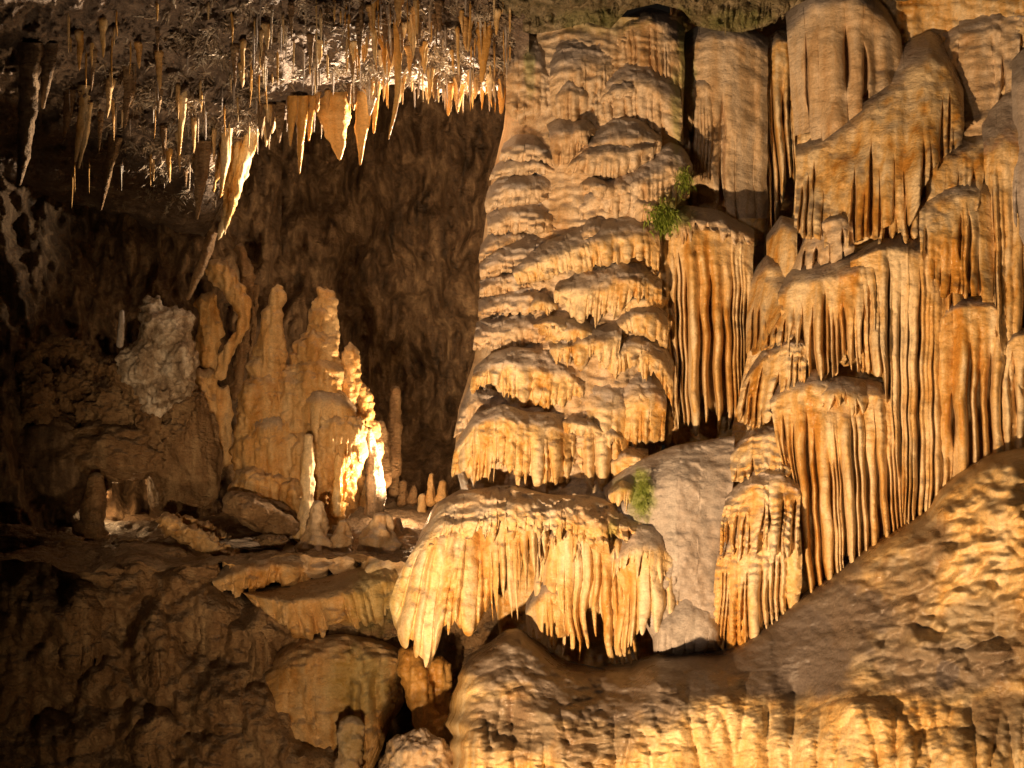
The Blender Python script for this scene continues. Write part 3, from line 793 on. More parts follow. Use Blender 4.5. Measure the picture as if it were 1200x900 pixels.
# dark hollow behind the apron
pillar('apron_body', C, [(560, 590), (560, 640), (580, 700), (590, 790)], [(860, 590), (858, 640), (850, 700), (840, 790)], 3, lambda x, y: 13.3 + 0 * x, n_flow(.12, 22, 5), GOLD, back=.1, edge=.3)

# curtain with long ribs at the right of the column
R1 = thing('flowstone_curtain', 'long ribbed curtain hanging right of the tiered column under the grass tufts', 'flowstone curtain', base(830, 510, 13.6))
tier(R1, [(752, 268), (775, 250), (802, 240), (842, 246), (884, 268)], [(772, 400), (790, 512), (830, 518), (858, 518), (880, 440)], 13.25, rib=14, ribd=.9, slot=(.8, 4, 9), tip=.4, drip=.12, web=.95, webd=3.0, mat=GOLD, seed=171, split=True, bulge=.3, crown=.1, cd=.6, t0=(.2, .6))
tier(R1, [(752, 268), (775, 250), (802, 240), (842, 246), (884, 268)], [(760, 292), (785, 296), (830, 290), (884, 300)], 13.18, rib=9, ribd=.8, tip=.3, drip=.5, mat=TAN, seed=172, bulge=.25, crown=.4, cd=.5, rough=.06)
pillar('curtain_body', R1, [(770, 256), (775, 520)], [(900, 256), (885, 520)], 3, lambda x, y: 13.9 + 0 * x, n_flow(.12, 20, 9), GOLD, back=.1, edge=.3)

# deep-set curtain between the columns
R2 = thing('flowstone_curtain', 'recessed tall brown curtain with wide vertical folds below mossy roof between the columns', 'flowstone curtain', base(860, 270, 14.3))
tier(R2, [(800, 40), (832, 22), (872, 28), (900, 44)], [(796, 260), (830, 262), (862, 272), (900, 285)], 14.0, rib=17, ribd=.5, slot=(.6, 4, 9), tip=.8, drip=.03, web=1, webd=3.0, mat=TAN, seed=173, split=True, bulge=.25, crown=.1, cd=.3, wig=6)
tier(R2, [(806, 90), (830, 78), (850, 84)], [(800, 150), (830, 240), (856, 256)], 13.92, rib=11, ribd=.6, tip=.5, drip=.2, mat=TAN, seed=174, bulge=.2, crown=.15)
tier(R2, [(890, 54), (910, 34), (938, 40)], [(906, 300), (920, 222), (942, 212)], 14.4, rib=10, ribd=1.0, slot=(.9, 4, 8), tip=.4, drip=.1, web=1, webd=4.0, mat=GOLD, seed=175, split=True, bulge=.2, crown=.08)
pillar('curtain_body', R2, [(785, 0), (790, 560)], [(960, 0), (960, 560)], 3, lambda x, y: 15.1 + 0 * x, n_flow(.15, 24, 8), TAN, back=.1, edge=.1)

# ------------------------------------------------------------------ the great draped column at the right
DB = rbf([(935, 0, 13.2), (1000, 0, 13.0), (1090, 40, 13.2), (1200, 0, 12.6), (935, 150, 13.1), (1010, 180, 12.7), (1120, 180, 12.7), (1210, 150, 12.3), (905, 300, 13.3), (960, 300, 12.5), (1060, 280, 12.2), (1130, 250, 12.3), (1210, 300, 12.1),
          (870, 480, 13.0), (930, 440, 12.2), (1030, 450, 12.15), (1130, 400, 12.1), (1210, 460, 11.9), (845, 700, 12.5), (900, 600, 12.0), (1000, 600, 12.1), (1100, 560, 12.1), (1200, 540, 11.9)])


def db(x, y):
    return float(DB(np.array([float(x)]), np.array([float(y)]))[0])


B = thing('flowstone_column', 'massive draped flowstone column filling the right side with long vertical organ-pipe folds', 'flowstone column', base(1030, 640, 12.2))
pillar('column_body', B, [(925, -30), (938, 60), (935, 150), (930, 250), (895, 320), (875, 420), (858, 500), (855, 560), (835, 700), (850, 770)], [(1600, -30), (1600, 770)], 3.0, DB, n_flow(.12, 22, 1.0), GOLD, back=.34, edge=.15)
_sd[0] = 200


def bt(top, bot, off=0.0, **kw):
    _sd[0] += 1
    mx = np.mean([p[0] for p in top + bot]); my = np.mean([p[1] for p in top + bot])
    yl, yr, ym = dbm(top[0][0], my), dbm(top[-1][0], my), dbm(mx, my)
    sl = (yr - yl) / 2
    a = dict(pleat=.09, slot=(.5, 4, 9), rib=15, ribd=.5, webd=3.0, bulge=.12, cd=.3, drip=.1, tip=.6, web=1, seed=_sd[0], rough=.025, mat=GOLD, crown=.18, tuck=.0, lean=db(mx, bot[len(bot) // 2][1]) - db(mx, top[len(top) // 2][1]), yl=-sl, yr=sl)
    a.update(kw)
    return tier(B, top, bot, ym - .05 + off - a['lean'] / 2, **a)


def dbm(x, y):
    return db(np.clip(x, 850, 1230), y)


bt([(920, 16), (948, -20), (1000, -26), (1040, 10), (1056, 40)], [(932, 172), (962, 168), (1000, 140), (1036, 110), (1058, 90)], mat=TAN, rib=26, ribd=.4, tip=.95, name='smooth_bulge', off=-.1, bulge=.35)
bt([(934, 160), (966, 140), (1000, 116), (1032, 80), (1064, 46), (1092, 34), (1114, 52), (1130, 92)], [(930, 274), (965, 294), (1000, 290), (1040, 280), (1066, 268), (1088, 216), (1112, 186), (1130, 170)], rib=15, tip=.6, drip=.08, mat=GOLD, off=-.1, split=True, grow=(.15, .6), cd=.55, crown=.22, bulge=.25)
bt([(1092, 50), (1120, 18), (1160, 4), (1215, -10)], [(1092, 172), (1125, 172), (1160, 168), (1215, 165)], mat=TAN, rib=24, ribd=.4, tip=.9, rough=.07, off=.18, name='smooth_bulge')
bt([(1034, 192), (1064, 166), (1090, 160), (1116, 165), (1156, 148)], [(1026, 292), (1060, 288), (1090, 296), (1116, 300), (1150, 240)], rib=13, tip=.5, off=-.1, split=True)
bt([(1076, 230), (1096, 215), (1122, 207), (1156, 202), (1168, 216)], [(1078, 300), (1102, 352), (1132, 356), (1166, 356)], rib=12, tip=.6, off=-.2, split=True, webd=2.2, mat=GOLD)
bt([(1150, 140), (1176, 112), (1215, 86)], [(1162, 370), (1186, 470), (1222, 560)], rib=16, tip=.7, off=-.05, split=True, mat=GOLD)
bt([(1186, 70), (1200, 56), (1222, 50)], [(1186, 260), (1205, 300), (1225, 300)], rib=12, tip=.7, off=-.2, mat=SILT)
bt([(932, 306), (948, 262), (972, 248), (990, 246), (1000, 258)], [(926, 330), (950, 318), (975, 310), (1000, 296)], rib=20, ribd=.3, tip=.8, off=.02, mat=TAN, rough=.05, tuck=.2)
# main curtain with its grey ledge
bt([(912, 330), (932, 305), (965, 297), (1002, 289), (1022, 284)], [(914, 424), (948, 444), (985, 450), (1020, 420), (1030, 410)], rib=10, ribd=.8, slot=(.8, 3, 7), tip=.2, drip=.2, web=.95, off=-.15, split=True, cd=.6, crown=.22, t0=(.3, .55))
bt([(996, 296), (1030, 279), (1065, 267), (1086, 272), (1112, 292)], [(1002, 436), (1036, 446), (1062, 636), (1092, 620), (1112, 600)], rib=13, tip=.5, drip=.05, off=-.15, split=True, cd=.6, crown=.08)
bt([(1090, 296), (1106, 286), (1130, 292)], [(1090, 420), (1106, 420), (1130, 420)], rib=11, tip=.5, off=-.05)
bt([(1092, 366), (1122, 346), (1162, 346), (1190, 372)], [(1090, 630), (1122, 600), (1162, 560), (1192, 550)], rib=20, ribd=.8, slot=(.95, 6, 11), tip=.85, drip=.03, off=-.08, split=True, crown=.06, cd=.25)
bt([(1172, 400), (1190, 385), (1225, 380)], [(1176, 560), (1195, 555), (1225, 550)], rib=19, ribd=.8, slot=(.95, 6, 11), tip=.85, drip=.03, off=-.12, split=True, crown=.06)
for t_, b_ in [([(1218, 60), (1270, 40), (1340, 60)], [(1222, 400), (1270, 420), (1340, 400)]), ([(1218, 330), (1260, 310), (1330, 330), (1400, 350)], [(1222, 560), (1270, 560), (1330, 560), (1400, 560)]), ([(1330, 100), (1400, 70), (1500, 100)], [(1330, 420), (1400, 440), (1500, 560)])]:
    bt(t_, b_, rib=18, ribd=.6, slot=(.7, 5, 10), tip=.8, drip=.05, off=-.1, crown=.1)
# second ledge with thin pipes down to the mound
bt([(900, 462), (924, 438), (956, 431), (986, 440), (1022, 444), (1056, 454)], [(928, 600), (950, 712), (986, 690), (1022, 664), (1064, 640)], rib=11, ribd=.9, slot=(.8, 3, 7), tip=.35, drip=.06, off=-.1, split=True, crown=.09, cd=.35, t0=(.15, .6))
bt([(958, 450), (985, 440), (1024, 446)], [(958, 480), (985, 486), (1024, 500)], rib=8, tip=.2, drip=.5, off=-.16, crown=.5)
# left flank
bt([(898, 276), (915, 252), (936, 258)], [(900, 330), (918, 350), (936, 340)], rib=14, ribd=.4, tip=.7, off=-.02, mat=GOLD, name='smooth_bulge')
bt([(880, 320), (900, 296), (922, 300)], [(872, 420), (896, 410), (918, 370)], rib=16, ribd=.4, tip=.7, off=.0, name='smooth_bulge')
bt([(876, 436), (896, 406), (922, 390), (948, 398)], [(858, 505), (880, 506), (906, 496), (944, 446)], rib=9, ribd=.6, tip=.5, off=-.05, rough=.035, scal=.06, sp=12, drip=.2)
bt([(884, 396), (904, 362), (920, 346), (934, 352)], [(878, 420), (900, 410), (918, 405), (934, 398)], rib=10, ribd=.5, tip=.5, off=-.02, rough=.05)
bt([(855, 528), (880, 502), (906, 496), (926, 508)], [(852, 566), (880, 566), (906, 566), (930, 560)], rib=9, ribd=.6, tip=.5, off=-.1, rough=.035, mat=PALE, scal=.07, sp=11)
bt([(850, 580), (882, 552), (914, 546), (938, 562)], [(840, 660), (872, 660), (906, 660), (938, 660)], rib=9, ribd=.6, tip=.3, off=-.08, rough=.04, scal=.08, sp=11, drip=.3, mat=PALE)
bt([(842, 640), (866, 606), (900, 598), (938, 610)], [(832, 735), (862, 772), (900, 748), (942, 715)], rib=10, ribd=.7, tip=.5, off=-.12, rough=.035, scal=.08, sp=11, mat=PALE, drip=.05)
bt([(836, 712), (852, 692), (878, 690), (896, 704)], [(832, 752), (856, 772), (880, 764), (898, 742)], rib=11, ribd=.6, tip=.6, off=-.1, rough=.04, mat=PALE, siltc=0)

# ------------------------------------------------------------------ the mound in the foreground
MTOP = [(526, 832), (538, 790), (548, 768), (575, 752), (592, 738), (608, 736), (632, 752), (658, 772), (700, 782), (735, 776), (765, 767), (800, 763), (838, 757), (870, 745), (905, 721), (945, 690), (985, 662), (1020, 636), (1060, 612), (1088, 594), (1100, 572), (1122, 552), (1160, 530), (1200, 522), (1260, 520), (1600, 540)]
_dm = rbf([(530, 840, 11.7), (560, 780, 11.9), (600, 735, 12.1), (660, 780, 12.1), (740, 780, 12.1), (840, 762, 12.2), (905, 730, 12.0), (985, 670, 11.7), (1060, 620, 11.5), (1110, 570, 11.4), (1200, 530, 11.1), (1260, 520, 11.0),
           (1180, 600, 10.55), (1100, 650, 10.9), (1000, 710, 11.3), (930, 760, 11.5), (930, 812, 11.45), (1040, 770, 10.7), (1150, 790, 10.1), (1000, 825, 10.3), (1100, 850, 9.9), (1220, 870, 9.4), (1000, 930, 10.1), (1200, 930, 9.4), (900, 800, 11.25),
           (800, 775, 11.8), (770, 800, 11.2), (850, 815, 11.0), (770, 860, 10.9), (850, 900, 10.9), (650, 800, 11.6), (650, 850, 11.1), (575, 800, 11.5), (600, 840, 11.5), (560, 880, 11.1), (680, 890, 10.95), (560, 940, 11.1), (760, 940, 10.9)])


def n_mound(px, py):
    lum = sst(960, 1060, px) * (1 - sst(760, 830, py)) * sst(0, 50, py - np.interp(px, [p[0] for p in MTOP], [p[1] for p in MTOP]))
    n1_ = fbm(px / 62.0, py / 36.0 + px / 170.0, 5.5, 3); n2_ = pn(px / 24.0, py / 13.0, 8.5)
    bil = 1.2 * np.sqrt(n1_ * n1_ + .004) + 0.22 * np.sqrt(n2_ * n2_ + .006)
    low = sst(800, 860, py)
    return -0.46 * lum * bil + 0.10 * fbm(px / 55, py / 40, 1.5, 3) - 0.03 * fbm(px / 9, py / 7, 2.5, 3) - 0.010 * np.abs(pn(px / 26.0, py / 6.0 + .8 * pn(px / 30, py / 30, 1), 3.0)) - (1 - sst(720, 860, px)) * (.09 * np.abs(fbm(px / 46.0, py / 24.0, 2.2, 3)) * 2 + .14 * fbm(px / 48, py / 34, 9, 3)) - low * 0.17 * np.sqrt(np.abs(pn(px / 30.0, py / 170.0, 4.0)) + .004) - .20 * np.sqrt(np.clip(1 - ((px - 1000) / 75) ** 2 - ((py - 880) / 62) ** 2, 0, 1)) - .16 * np.sqrt(np.clip(1 - ((px - 1110) / 70) ** 2 - ((py - 910) / 58) ** 2, 0, 1))


def silt_mound(px, py):
    n = fbm(px / 45.0, py / 30.0, 6.6, 4)
    s = np.zeros(px.shape)
    for x, y, rx, ry, a in [(1108, 788, 17, 26, 1), (915, 735, 90, 60, 1), (1000, 740, 90, 60, .8), (1060, 700, 40, 60, .7), (960, 720, 110, 70, .95), (900, 780, 130, 45, 1), (1110, 780, 120, 40, .85), (1150, 730, 60, 30, .6), (1160, 770, 70, 50, .7), (1180, 840, 60, 40, .7), (700, 810, 120, 50, .95), (600, 770, 80, 50, .95), (600, 850, 70, 40, .8), (700, 860, 60, 50, .75), (1085, 640, 30, 40, .7), (1110, 790, 18, 24, 1), (840, 790, 90, 35, 1)]:
        d = np.sqrt(((px - x) / rx) ** 2 + ((py - y) / ry) ** 2)
        s = np.maximum(s, a * (1 - sst(.65, 1.25, d + 0.55 * n)))
    return s


A = thing('flowstone_mound', 'broad sloping flowstone mound in the foreground, grey on its crest and golden in its folds', 'flowstone mound', base(860, 930, 10.9))
sheet('mound_body', A, MTOP, [(526, 990), (1600, 990)], 1.9, lambda x, y: _dm(x, y), n_mound, MOUND, roll=.9, rollpx=22, attrs={'silt_shade': silt_mound}, lroll=1.6)
tier(A, [(742, 806), (765, 796), (795, 802), (850, 818), (905, 836), (935, 850)], [(768, 850), (800, 920), (850, 930), (900, 935), (940, 940)], 11.08, rib=12, ribd=.6, tip=.4, drip=.25, web=.95, mat=MOUND, seed=301, bulge=.7, bp=3, crown=.25, cd=.4, siltc=.4, rough=.05, name='drip_fringe')

# ------------------------------------------------------------------ stalagmites and rocks on the ledge, left of centre
G = thing('stalagmite_cluster', 'large fused stalagmite mass with two tall blunt towers, backlit at its right edge', 'stalagmite', base(350, 600, 16))
_parts = [
    strand('t', None, [(325, 334, 16.1, 4), (323, 350, 16.1, 8), (319, 380, 16.1, 12), (316, 410, 16.1, 17), (312, 440, 16.1, 20), (310, 480, 16.1, 28), (310, 530, 16.1, 34)], HONEY, 1, 28, .10, ring=.08),
    strand('t', None, [(381, 337, 16.2, 5), (381, 352, 16.2, 10), (379, 375, 16.2, 13), (377, 392, 16.2, 17), (372, 410, 16.2, 22), (370, 440, 16.2, 28), (366, 480, 16.2, 36), (366, 530, 16.2, 40)], HONEY, 2, 32, .12, ring=.12),
    strand('t', None, [(410, 404, 16.3, 7), (410, 416, 16.3, 10), (408, 440, 16.3, 12), (405, 470, 16.3, 14), (402, 510, 16.3, 18)], HONEY, 3, 22, .10, ring=.06),
    strand('t', None, [(424, 452, 16.35, 6), (427, 464, 16.35, 9), (426, 485, 16.35, 13), (425, 520, 16.35, 17), (428, 560, 16.35, 16), (432, 596, 16.35, 16)], HONEY, 4, 26, .14, ring=.06),
    lump('t', None, 318, 530, 16.1, 44, 56, .5, HONEY, 4, amp=.14, fr=2.2), lump('t', None, 372, 412, 16.05, 22, 22, .25, HONEY, 5, amp=.16, fr=2.4),
    lump('t', None, 370, 455, 15.98, 30, 26, .3, HONEY, 6, amp=.16, fr=2.4), lump('t', None, 302, 470, 15.95, 20, 30, .3, HONEY, 7, amp=.14, fr=2.4),
    lump('t', None, 375, 545, 16.1, 52, 72, .5, HONEY, 8, amp=.16, fr=2.2), lump('t', None, 345, 480, 16.1, 30, 50, .35, HONEY, 9, amp=.16, fr=2.2),
    lump('t', None, 395, 505, 15.8, 34, 24, .3, HONEY, 10, amp=.16, fr=2.2), lump('t', None, 300, 575, 15.8, 30, 30, .35, HONEY, 12, amp=.16, fr=2.2), lump('t', None, 345, 585, 15.8, 22, 24, .3, HONEY, 13, amp=.16, fr=2.2)]
fuse('cluster_body', G, _parts, 0.02, 2, HONEY, lambda x, y: 0.11 * fbm(x / 11, y / 50, 3, 3) + .04 * fbm(x / 7, y / 7, 6, 3) + .05 * np.sqrt(np.abs(pn(x / 24, y / 17, 2)) + .003))
tier(G, [(283, 494), (302, 476), (330, 478), (348, 496)], [(280, 556), (300, 572), (322, 568), (350, 552)], 15.65, rib=11, ribd=.7, tip=.4, drip=.25, mat=HONEY, seed=401, bulge=.3, crown=.3, name='drip_fringe')
tier(G, [(343, 462), (370, 448), (402, 458), (418, 478)], [(346, 512), (375, 522), (402, 512), (418, 500)], 15.55, rib=10, ribd=.6, tip=.3, drip=.35, mat=HONEY, seed=402, bulge=.3, crown=.35, name='drip_fringe')
tier(G, [(362, 522), (384, 492), (404, 483), (426, 498), (432, 520)], [(366, 544), (388, 540), (412, 552), (432, 556)], 15.5, rib=11, ribd=.5, tip=.5, drip=.2, mat=HONEY, seed=403, bulge=.3, crown=.45, cd=.5, name='drip_fringe')
tier(G, [(278, 556), (300, 545), (340, 545), (360, 560)], [(272, 592), (300, 604), (340, 606), (364, 600)], 15.6, rib=15, ribd=.5, tip=.7, drip=.15, mat=HONEY, seed=404, bulge=.3, crown=.3, name='drip_fringe')


for i, (t, bb, yy) in enumerate([
    ([(352, 392), (370, 383), (396, 394)], [(350, 418), (372, 424), (398, 416)], 15.85), ([(346, 424), (372, 414), (402, 428)], [(346, 452), (374, 458), (404, 450)], 15.72), ([(362, 362), (380, 356), (396, 364)], [(360, 386), (380, 390), (396, 384)], 16.0),
    ([(300, 402), (317, 396), (334, 404)], [(296, 430), (316, 436), (336, 428)], 15.85), ([(290, 446), (310, 434), (334, 446)], [(284, 480), (312, 488), (338, 478)], 15.72), ([(396, 440), (408, 434), (421, 442)], [(394, 470), (408, 476), (422, 466)], 16.1), ([(410, 512), (426, 502), (440, 514)], [(408, 546), (426, 552), (442, 544)], 16.05), ([(330, 508), (352, 498), (372, 510)], [(328, 548), (352, 556), (374, 546)], 15.62)]):
    tier(G, t, bb, yy, rib=7, ribd=.5, tip=.5, drip=.35, mat=HONEY, seed=430 + i, bulge=.2, crown=.4, cd=.2, rough=.05, siltc=.2, name='drip_fringe')


def stalag(label, pts, mat=PALE, seed=0, rough=.1, ring=.06, group='small stalagmites on the ledge', cat='stalagmite', seg=26, name='stalagmite'):
    b = pts[-1]
    o = strand(name, None, pts, mat, seed, seg, rough * 1.7, ring=ring, step=1.3)
    loc = np.array(base(b[0], b[1], b[2]))
    me = o.data
    co = np.empty(len(me.vertices) * 3, np.float32); me.vertices.foreach_get('co', co)
    me.vertices.foreach_set('co', (co.reshape(-1, 3) - loc).astype(np.float32).ravel()); me.update()
    o.location = loc
    tag(o, label, cat, group)
    return o


stalag('lone banded stalagmite at the left, thick foot, standing before the orange glow', [(113, 553, 15.6, 7), (112, 570, 15.6, 10), (110, 590, 15.6, 13), (108, 612, 15.6, 15), (106, 620, 15.6, 20), (105, 640, 15.6, 22), (104, 662, 15.6, 22)], BROWN, 11, ring=.1)
stalag('tallest grey cone stalagmite in front of the lit cluster, knobbly foot', [(373, 586, 14.9, 6), (372, 605, 14.9, 9), (371, 625, 14.9, 11), (370, 645, 14.9, 16), (370, 678, 14.9, 27)], TAN, 12, .32, ring=.12)
stalag('squat grey cone stalagmite, right neighbour of the tallest grey cone', [(403, 609, 14.9, 5), (402, 630, 14.9, 10), (401, 650, 14.9, 13), (400, 676, 14.9, 17)], TAN, 13, .32, ring=.12)
stalag('stout grey stump stalagmite leaning to the right above the rippled ledge', [(448, 600, 14.8, 9), (446, 620, 14.8, 15), (444, 645, 14.8, 21), (454, 680, 14.7, 26), (466, 712, 14.6, 20)], TAN, 14, .32, ring=.12)
stalag('slender knobbly column at the front of the cluster with bright right rim', [(362, 508, 15.4, 5), (361, 540, 15.4, 7), (360, 562, 15.4, 8), (361, 580, 15.4, 6), (358, 610, 15.4, 9), (356, 638, 15.4, 13)], PALE, 15, .18, ring=.12)
stalag('thin stalagmite with glowing rim in the dark niche of the cluster', [(399, 530, 15.6, 6), (397, 555, 15.6, 5), (395, 580, 15.6, 6), (393, 606, 15.6, 8)], PALE, 16, .2)
stalag('overexposed rounded stalagmite glowing white beside the hidden lamp', [(431, 500, 16.05, 4), (434, 525, 16.05, 8), (438, 552, 16.05, 11), (440, 580, 16.05, 11), (438, 608, 16.05, 11)], WHITE, 17, .12)
stalag('small glowing white stalagmite low beside the grey stump', [(465, 606, 15.7, 4), (467, 620, 15.7, 6), (468, 640, 15.7, 8)], WHITE, 18, .12)
stalag('dim ringed column standing behind the glow with a thin bright edge', [(464, 452, 17.6, 5), (463, 480, 17.6, 7), (462, 520, 17.6, 8), (461, 560, 17.6, 9)], BROWN, 19, .12, ring=.1)
stalag('short dim stalagmite just left of the ringed column', [(445, 492, 17.3, 5), (446, 510, 17.3, 9), (446, 545, 17.3, 12), (446, 575, 17.3, 13)], BROWN, 20, .12)
for i, (x, y0, y1, r) in enumerate([(505, 558, 592, 5), (518, 566, 588, 7), (494, 582, 606, 7), (472, 566, 592, 7), (463, 558, 580, 6), (484, 572, 590, 5)]):
    lab = ['upright amber peg stalagmite beside the apron of the big column', 'stubby pale peg touching the apron of the big column', 'egg-shaped amber knob below the upright peg', 'rounded dim knob right of the glow', 'dim knob at the foot of the ringed column', 'tiny dim knob between the rounded knobs'][i]
    stalag(lab, [(x + 1, y0 - 4, 18.0, r * .45), (x, (y0 + y1) / 2, 18.0, r * .8), (x - 1, y1 - 4, 18.0, r * 1.1), (x, y1 + 2, 18.0, r * 1.5)], HONEY if i < 3 else BROWN, 30 + i, .3, .1, seg=16)


def rock(label, cx, cy, Y, rx, ry, rd, mat, seed, name='rock', cat='rock', **kw):
    o = lump(name, None, cx, cy, Y, rx, ry, rd, mat, seed, **kw)
    loc = np.array(base(cx, cy + ry, Y))
    me = o.data
    co = np.empty(len(me.vertices) * 3, np.float32); me.vertices.foreach_get('co', co)
    me.vertices.foreach_set('co', (co.reshape(-1, 3) - loc).astype(np.float32).ravel()); me.update()
    o.location = loc
    tag(o, label, cat)
    return o


def fused(name, label, cat, loc, objs, mat, noise, voxel=.03, smooth=3):
    o = fuse(name, None, objs, voxel, smooth, mat, noise)
    me = o.data
    co = np.empty(len(me.vertices) * 3, np.float32); me.vertices.foreach_get('co', co)
    me.vertices.foreach_set('co', (co.reshape(-1, 3) - np.array(loc)).astype(np.float32).ravel()); me.update()
    o.location = loc
    return tag(o, label, cat)


def nz(a1, s1, a2, s2, sd, asp=1.0):
    return lambda x, y: a1 * fbm(x / s1, y / s1 * asp, sd, 4) - a2 * np.abs(fbm(x / s2, y / s2 * asp, sd + 3, 3)) * 2


fused('rock_slab', 'layered brown slab tilted down to the right below the cluster', 'rock', base(305, 625, 15.2),
      [strand('t', None, [(262, 582, 15.3, 14), (290, 596, 15.2, 19), (322, 612, 15.2, 17), (350, 622, 15.2, 9)], BROWN, 41, 20, .2, flat=1.4), strand('t', None, [(280, 582, 15.5, 8), (330, 600, 15.5, 10), (352, 612, 15.5, 5)], BROWN, 40, 16, .2, flat=1.4)], BROWN, lambda x, y: .05 * fbm(x / 30, (y - .42 * x) / 5.0, 2, 3) + .04 * fbm(x / 12, y / 9, 4, 3), .022, 2)
fused('rock_slab', 'long pale slab sloping down right toward the rounded ledge', 'rock', base(240, 660, 15),
      [strand('t', None, [(184, 606, 15.1, 9), (202, 618, 15.0, 15), (240, 636, 15.0, 14), (270, 655, 14.9, 14), (300, 668, 14.9, 8)], HONEY, 42, 20, .3, flat=1.3)], HONEY, nz(.08, 22, .07, 12, 5), .022, 2)
fused('rock_slab', 'small knobby slab lying above the long pale slab', 'rock', base(236, 630, 15.4),
      [strand('t', None, [(204, 604, 15.4, 7), (230, 616, 15.4, 11), (262, 630, 15.4, 9), (278, 642, 15.3, 6)], HONEY, 43, 18, .35, flat=1.3)], HONEY, nz(.08, 16, .07, 9, 6), .022, 1)
fused('boulder', 'rough white crusted boulder right of the thin peg at the left', 'boulder', base(185, 480, 15.9),
      [lump('t', None, 192, 388, 15.9, 34, 34, .45, WHITE, 1, amp=.3), lump('t', None, 208, 430, 15.85, 26, 38, .4, WHITE, 2, amp=.3), lump('t', None, 164, 425, 15.9, 26, 30, .4, WHITE, 3, amp=.3), lump('t', None, 186, 458, 16, 30, 30, .45, WHITE, 4, amp=.3), lump('t', None, 180, 360, 16, 14, 18, .3, WHITE, 5, amp=.3), lump('t', None, 215, 375, 16, 18, 14, .3, WHITE, 6, amp=.3)],
      WHITE, nz(.16, 28, .075, 9, 7, .8), .024, 2)
fused('boulder', 'dark hollowed boulder under the white crusted one', 'boulder', base(150, 510, 16.1),
      [strand('t', None, [(110, 440, 16.1, 10), (128, 430, 16.0, 12), (150, 455, 16.0, 12), (172, 490, 16.0, 14), (190, 530, 16.0, 16)], BROWN, 45, 18, .3), strand('t', None, [(225, 440, 16.2, 10), (215, 480, 16.1, 16), (200, 520, 16.1, 18)], BROWN, 46, 18, .3), lump('t', None, 140, 480, 16.5, 50, 40, .4, BROWN, 7, amp=.4)], BROWN, nz(.14, 22, .12, 11, 8), .026, 1)
fused('boulder', 'dim arched crust at the far left with a dark hollow', 'boulder', base(60, 480, 16.2),
      [strand('t', None, [(20, 432, 16.2, 10), (38, 412, 16.1, 14), (70, 404, 16.1, 13), (98, 414, 16.1, 12), (112, 440, 16.1, 12)], SILT, 47, 18, .3), strand('t', None, [(40, 420, 16.3, 20), (42, 455, 16.2, 24), (50, 500, 16.2, 26)], BROWN, 48, 18, .3), lump('t', None, 85, 470, 16.8, 40, 40, .3, BROWN, 8, amp=.4)], BROWN, nz(.14, 22, .12, 10, 9), .026, 1)
rock('dim broad boulder at the left below the arched crust', 60, 545, 16.6, 70, 60, .7, DARK, 47, amp=.4, fr=1.7, ridged=True, res=60, name='boulder', cat='boulder')
rock('dim upright brown boulder between the orange glow and the slabs', 212, 530, 16.6, 46, 78, .6, BROWN, 54, amp=.4, fr=2.0, ridged=True, res=60, name='boulder', cat='boulder')
rock('dim brown overhang just above the orange glow', 140, 530, 16.3, 66, 34, .6, BROWN, 55, amp=.45, fr=2.0, ridged=True, res=50, name='boulder', cat='boulder')
rock('rounded brown shelf rock right of the lone banded stalagmite', 165, 655, 15.3, 60, 24, .5, BROWN, 48, amp=.35, fr=2.0, ridged=True, res=50)
rock('pile of small stones between the slab and the rounded ledge', 290, 640, 15.1, 40, 10, .3, SILT, 49, amp=.5, fr=3.0, ridged=True, res=44, name='rubble')
for i, (lab, x, y, rx, ry, yy) in enumerate([
    ('low dark rock at the left picture edge on the shelf', 18, 636, 44, 22, 15.2), ('knobby brown rock left of the lone banded stalagmite', 66, 640, 36, 17, 15.1), ('small brown rock between the lone stalagmite and the pale slab', 150, 640, 20, 12, 15.0), ('flat brown rock at the left end of the long pale slab', 196, 652, 26, 11, 14.8),
    ('brown rock under the middle of the long pale slab', 232, 668, 26, 12, 14.7), ('dark stone in front of the layered slab', 318, 634, 20, 8, 15.0), ('small dark stone beside the squat grey cone', 424, 652, 12, 8, 14.9), ('brown rock half buried under the knobby shelf', 110, 676, 40, 18, 14.8)]):
    rock(lab, x, y, yy, rx, ry, .3, BROWN, 140 + i, amp=.45, fr=2.2, ridged=True, res=34)
stalag('thin upright peg stalagmite on top of the white crusted boulder', [(143, 363, 15.5, 2.5), (142, 385, 15.5, 4), (140, 408, 15.5, 4.5)], SILT, 51, .1, 0)

D1 = thing('flowstone_ledge', 'brown flowstone ledge with fluted hanging fringe tapering to a point at its left', 'flowstone ledge', base(380, 745, 14.2))
tier(D1, [(280, 690), (318, 686), (380, 676), (430, 660), (460, 648)], [(290, 704), (330, 744), (346, 750), (372, 758), (402, 744), (438, 744), (480, 724)], 14.0, rib=13, ribd=.55, tip=.55, drip=.25, web=1, mat=HONEY, seed=411, bulge=.4, crown=.35, cd=.9, tuck=.35, rough=.07, wig=7, pleat=.12, siltc=.6, name='ledge_fringe')
tier(D1, [(300, 708), (340, 716), (400, 712), (470, 700)], [(306, 748), (340, 772), (400, 776), (470, 752)], 14.3, rib=16, ribd=.5, tip=.7, drip=.2, web=1, mat=BROWN, seed=416, bulge=.3, crown=.2, cd=.3, tuck=.3, rough=.08, wig=7, name='ledge_fringe')
D2 = thing('flowstone_ledge', 'rounded pale brown ledge with a short fringe and knobs, above the fluted ledge', 'flowstone ledge', base(310, 695, 14.5))
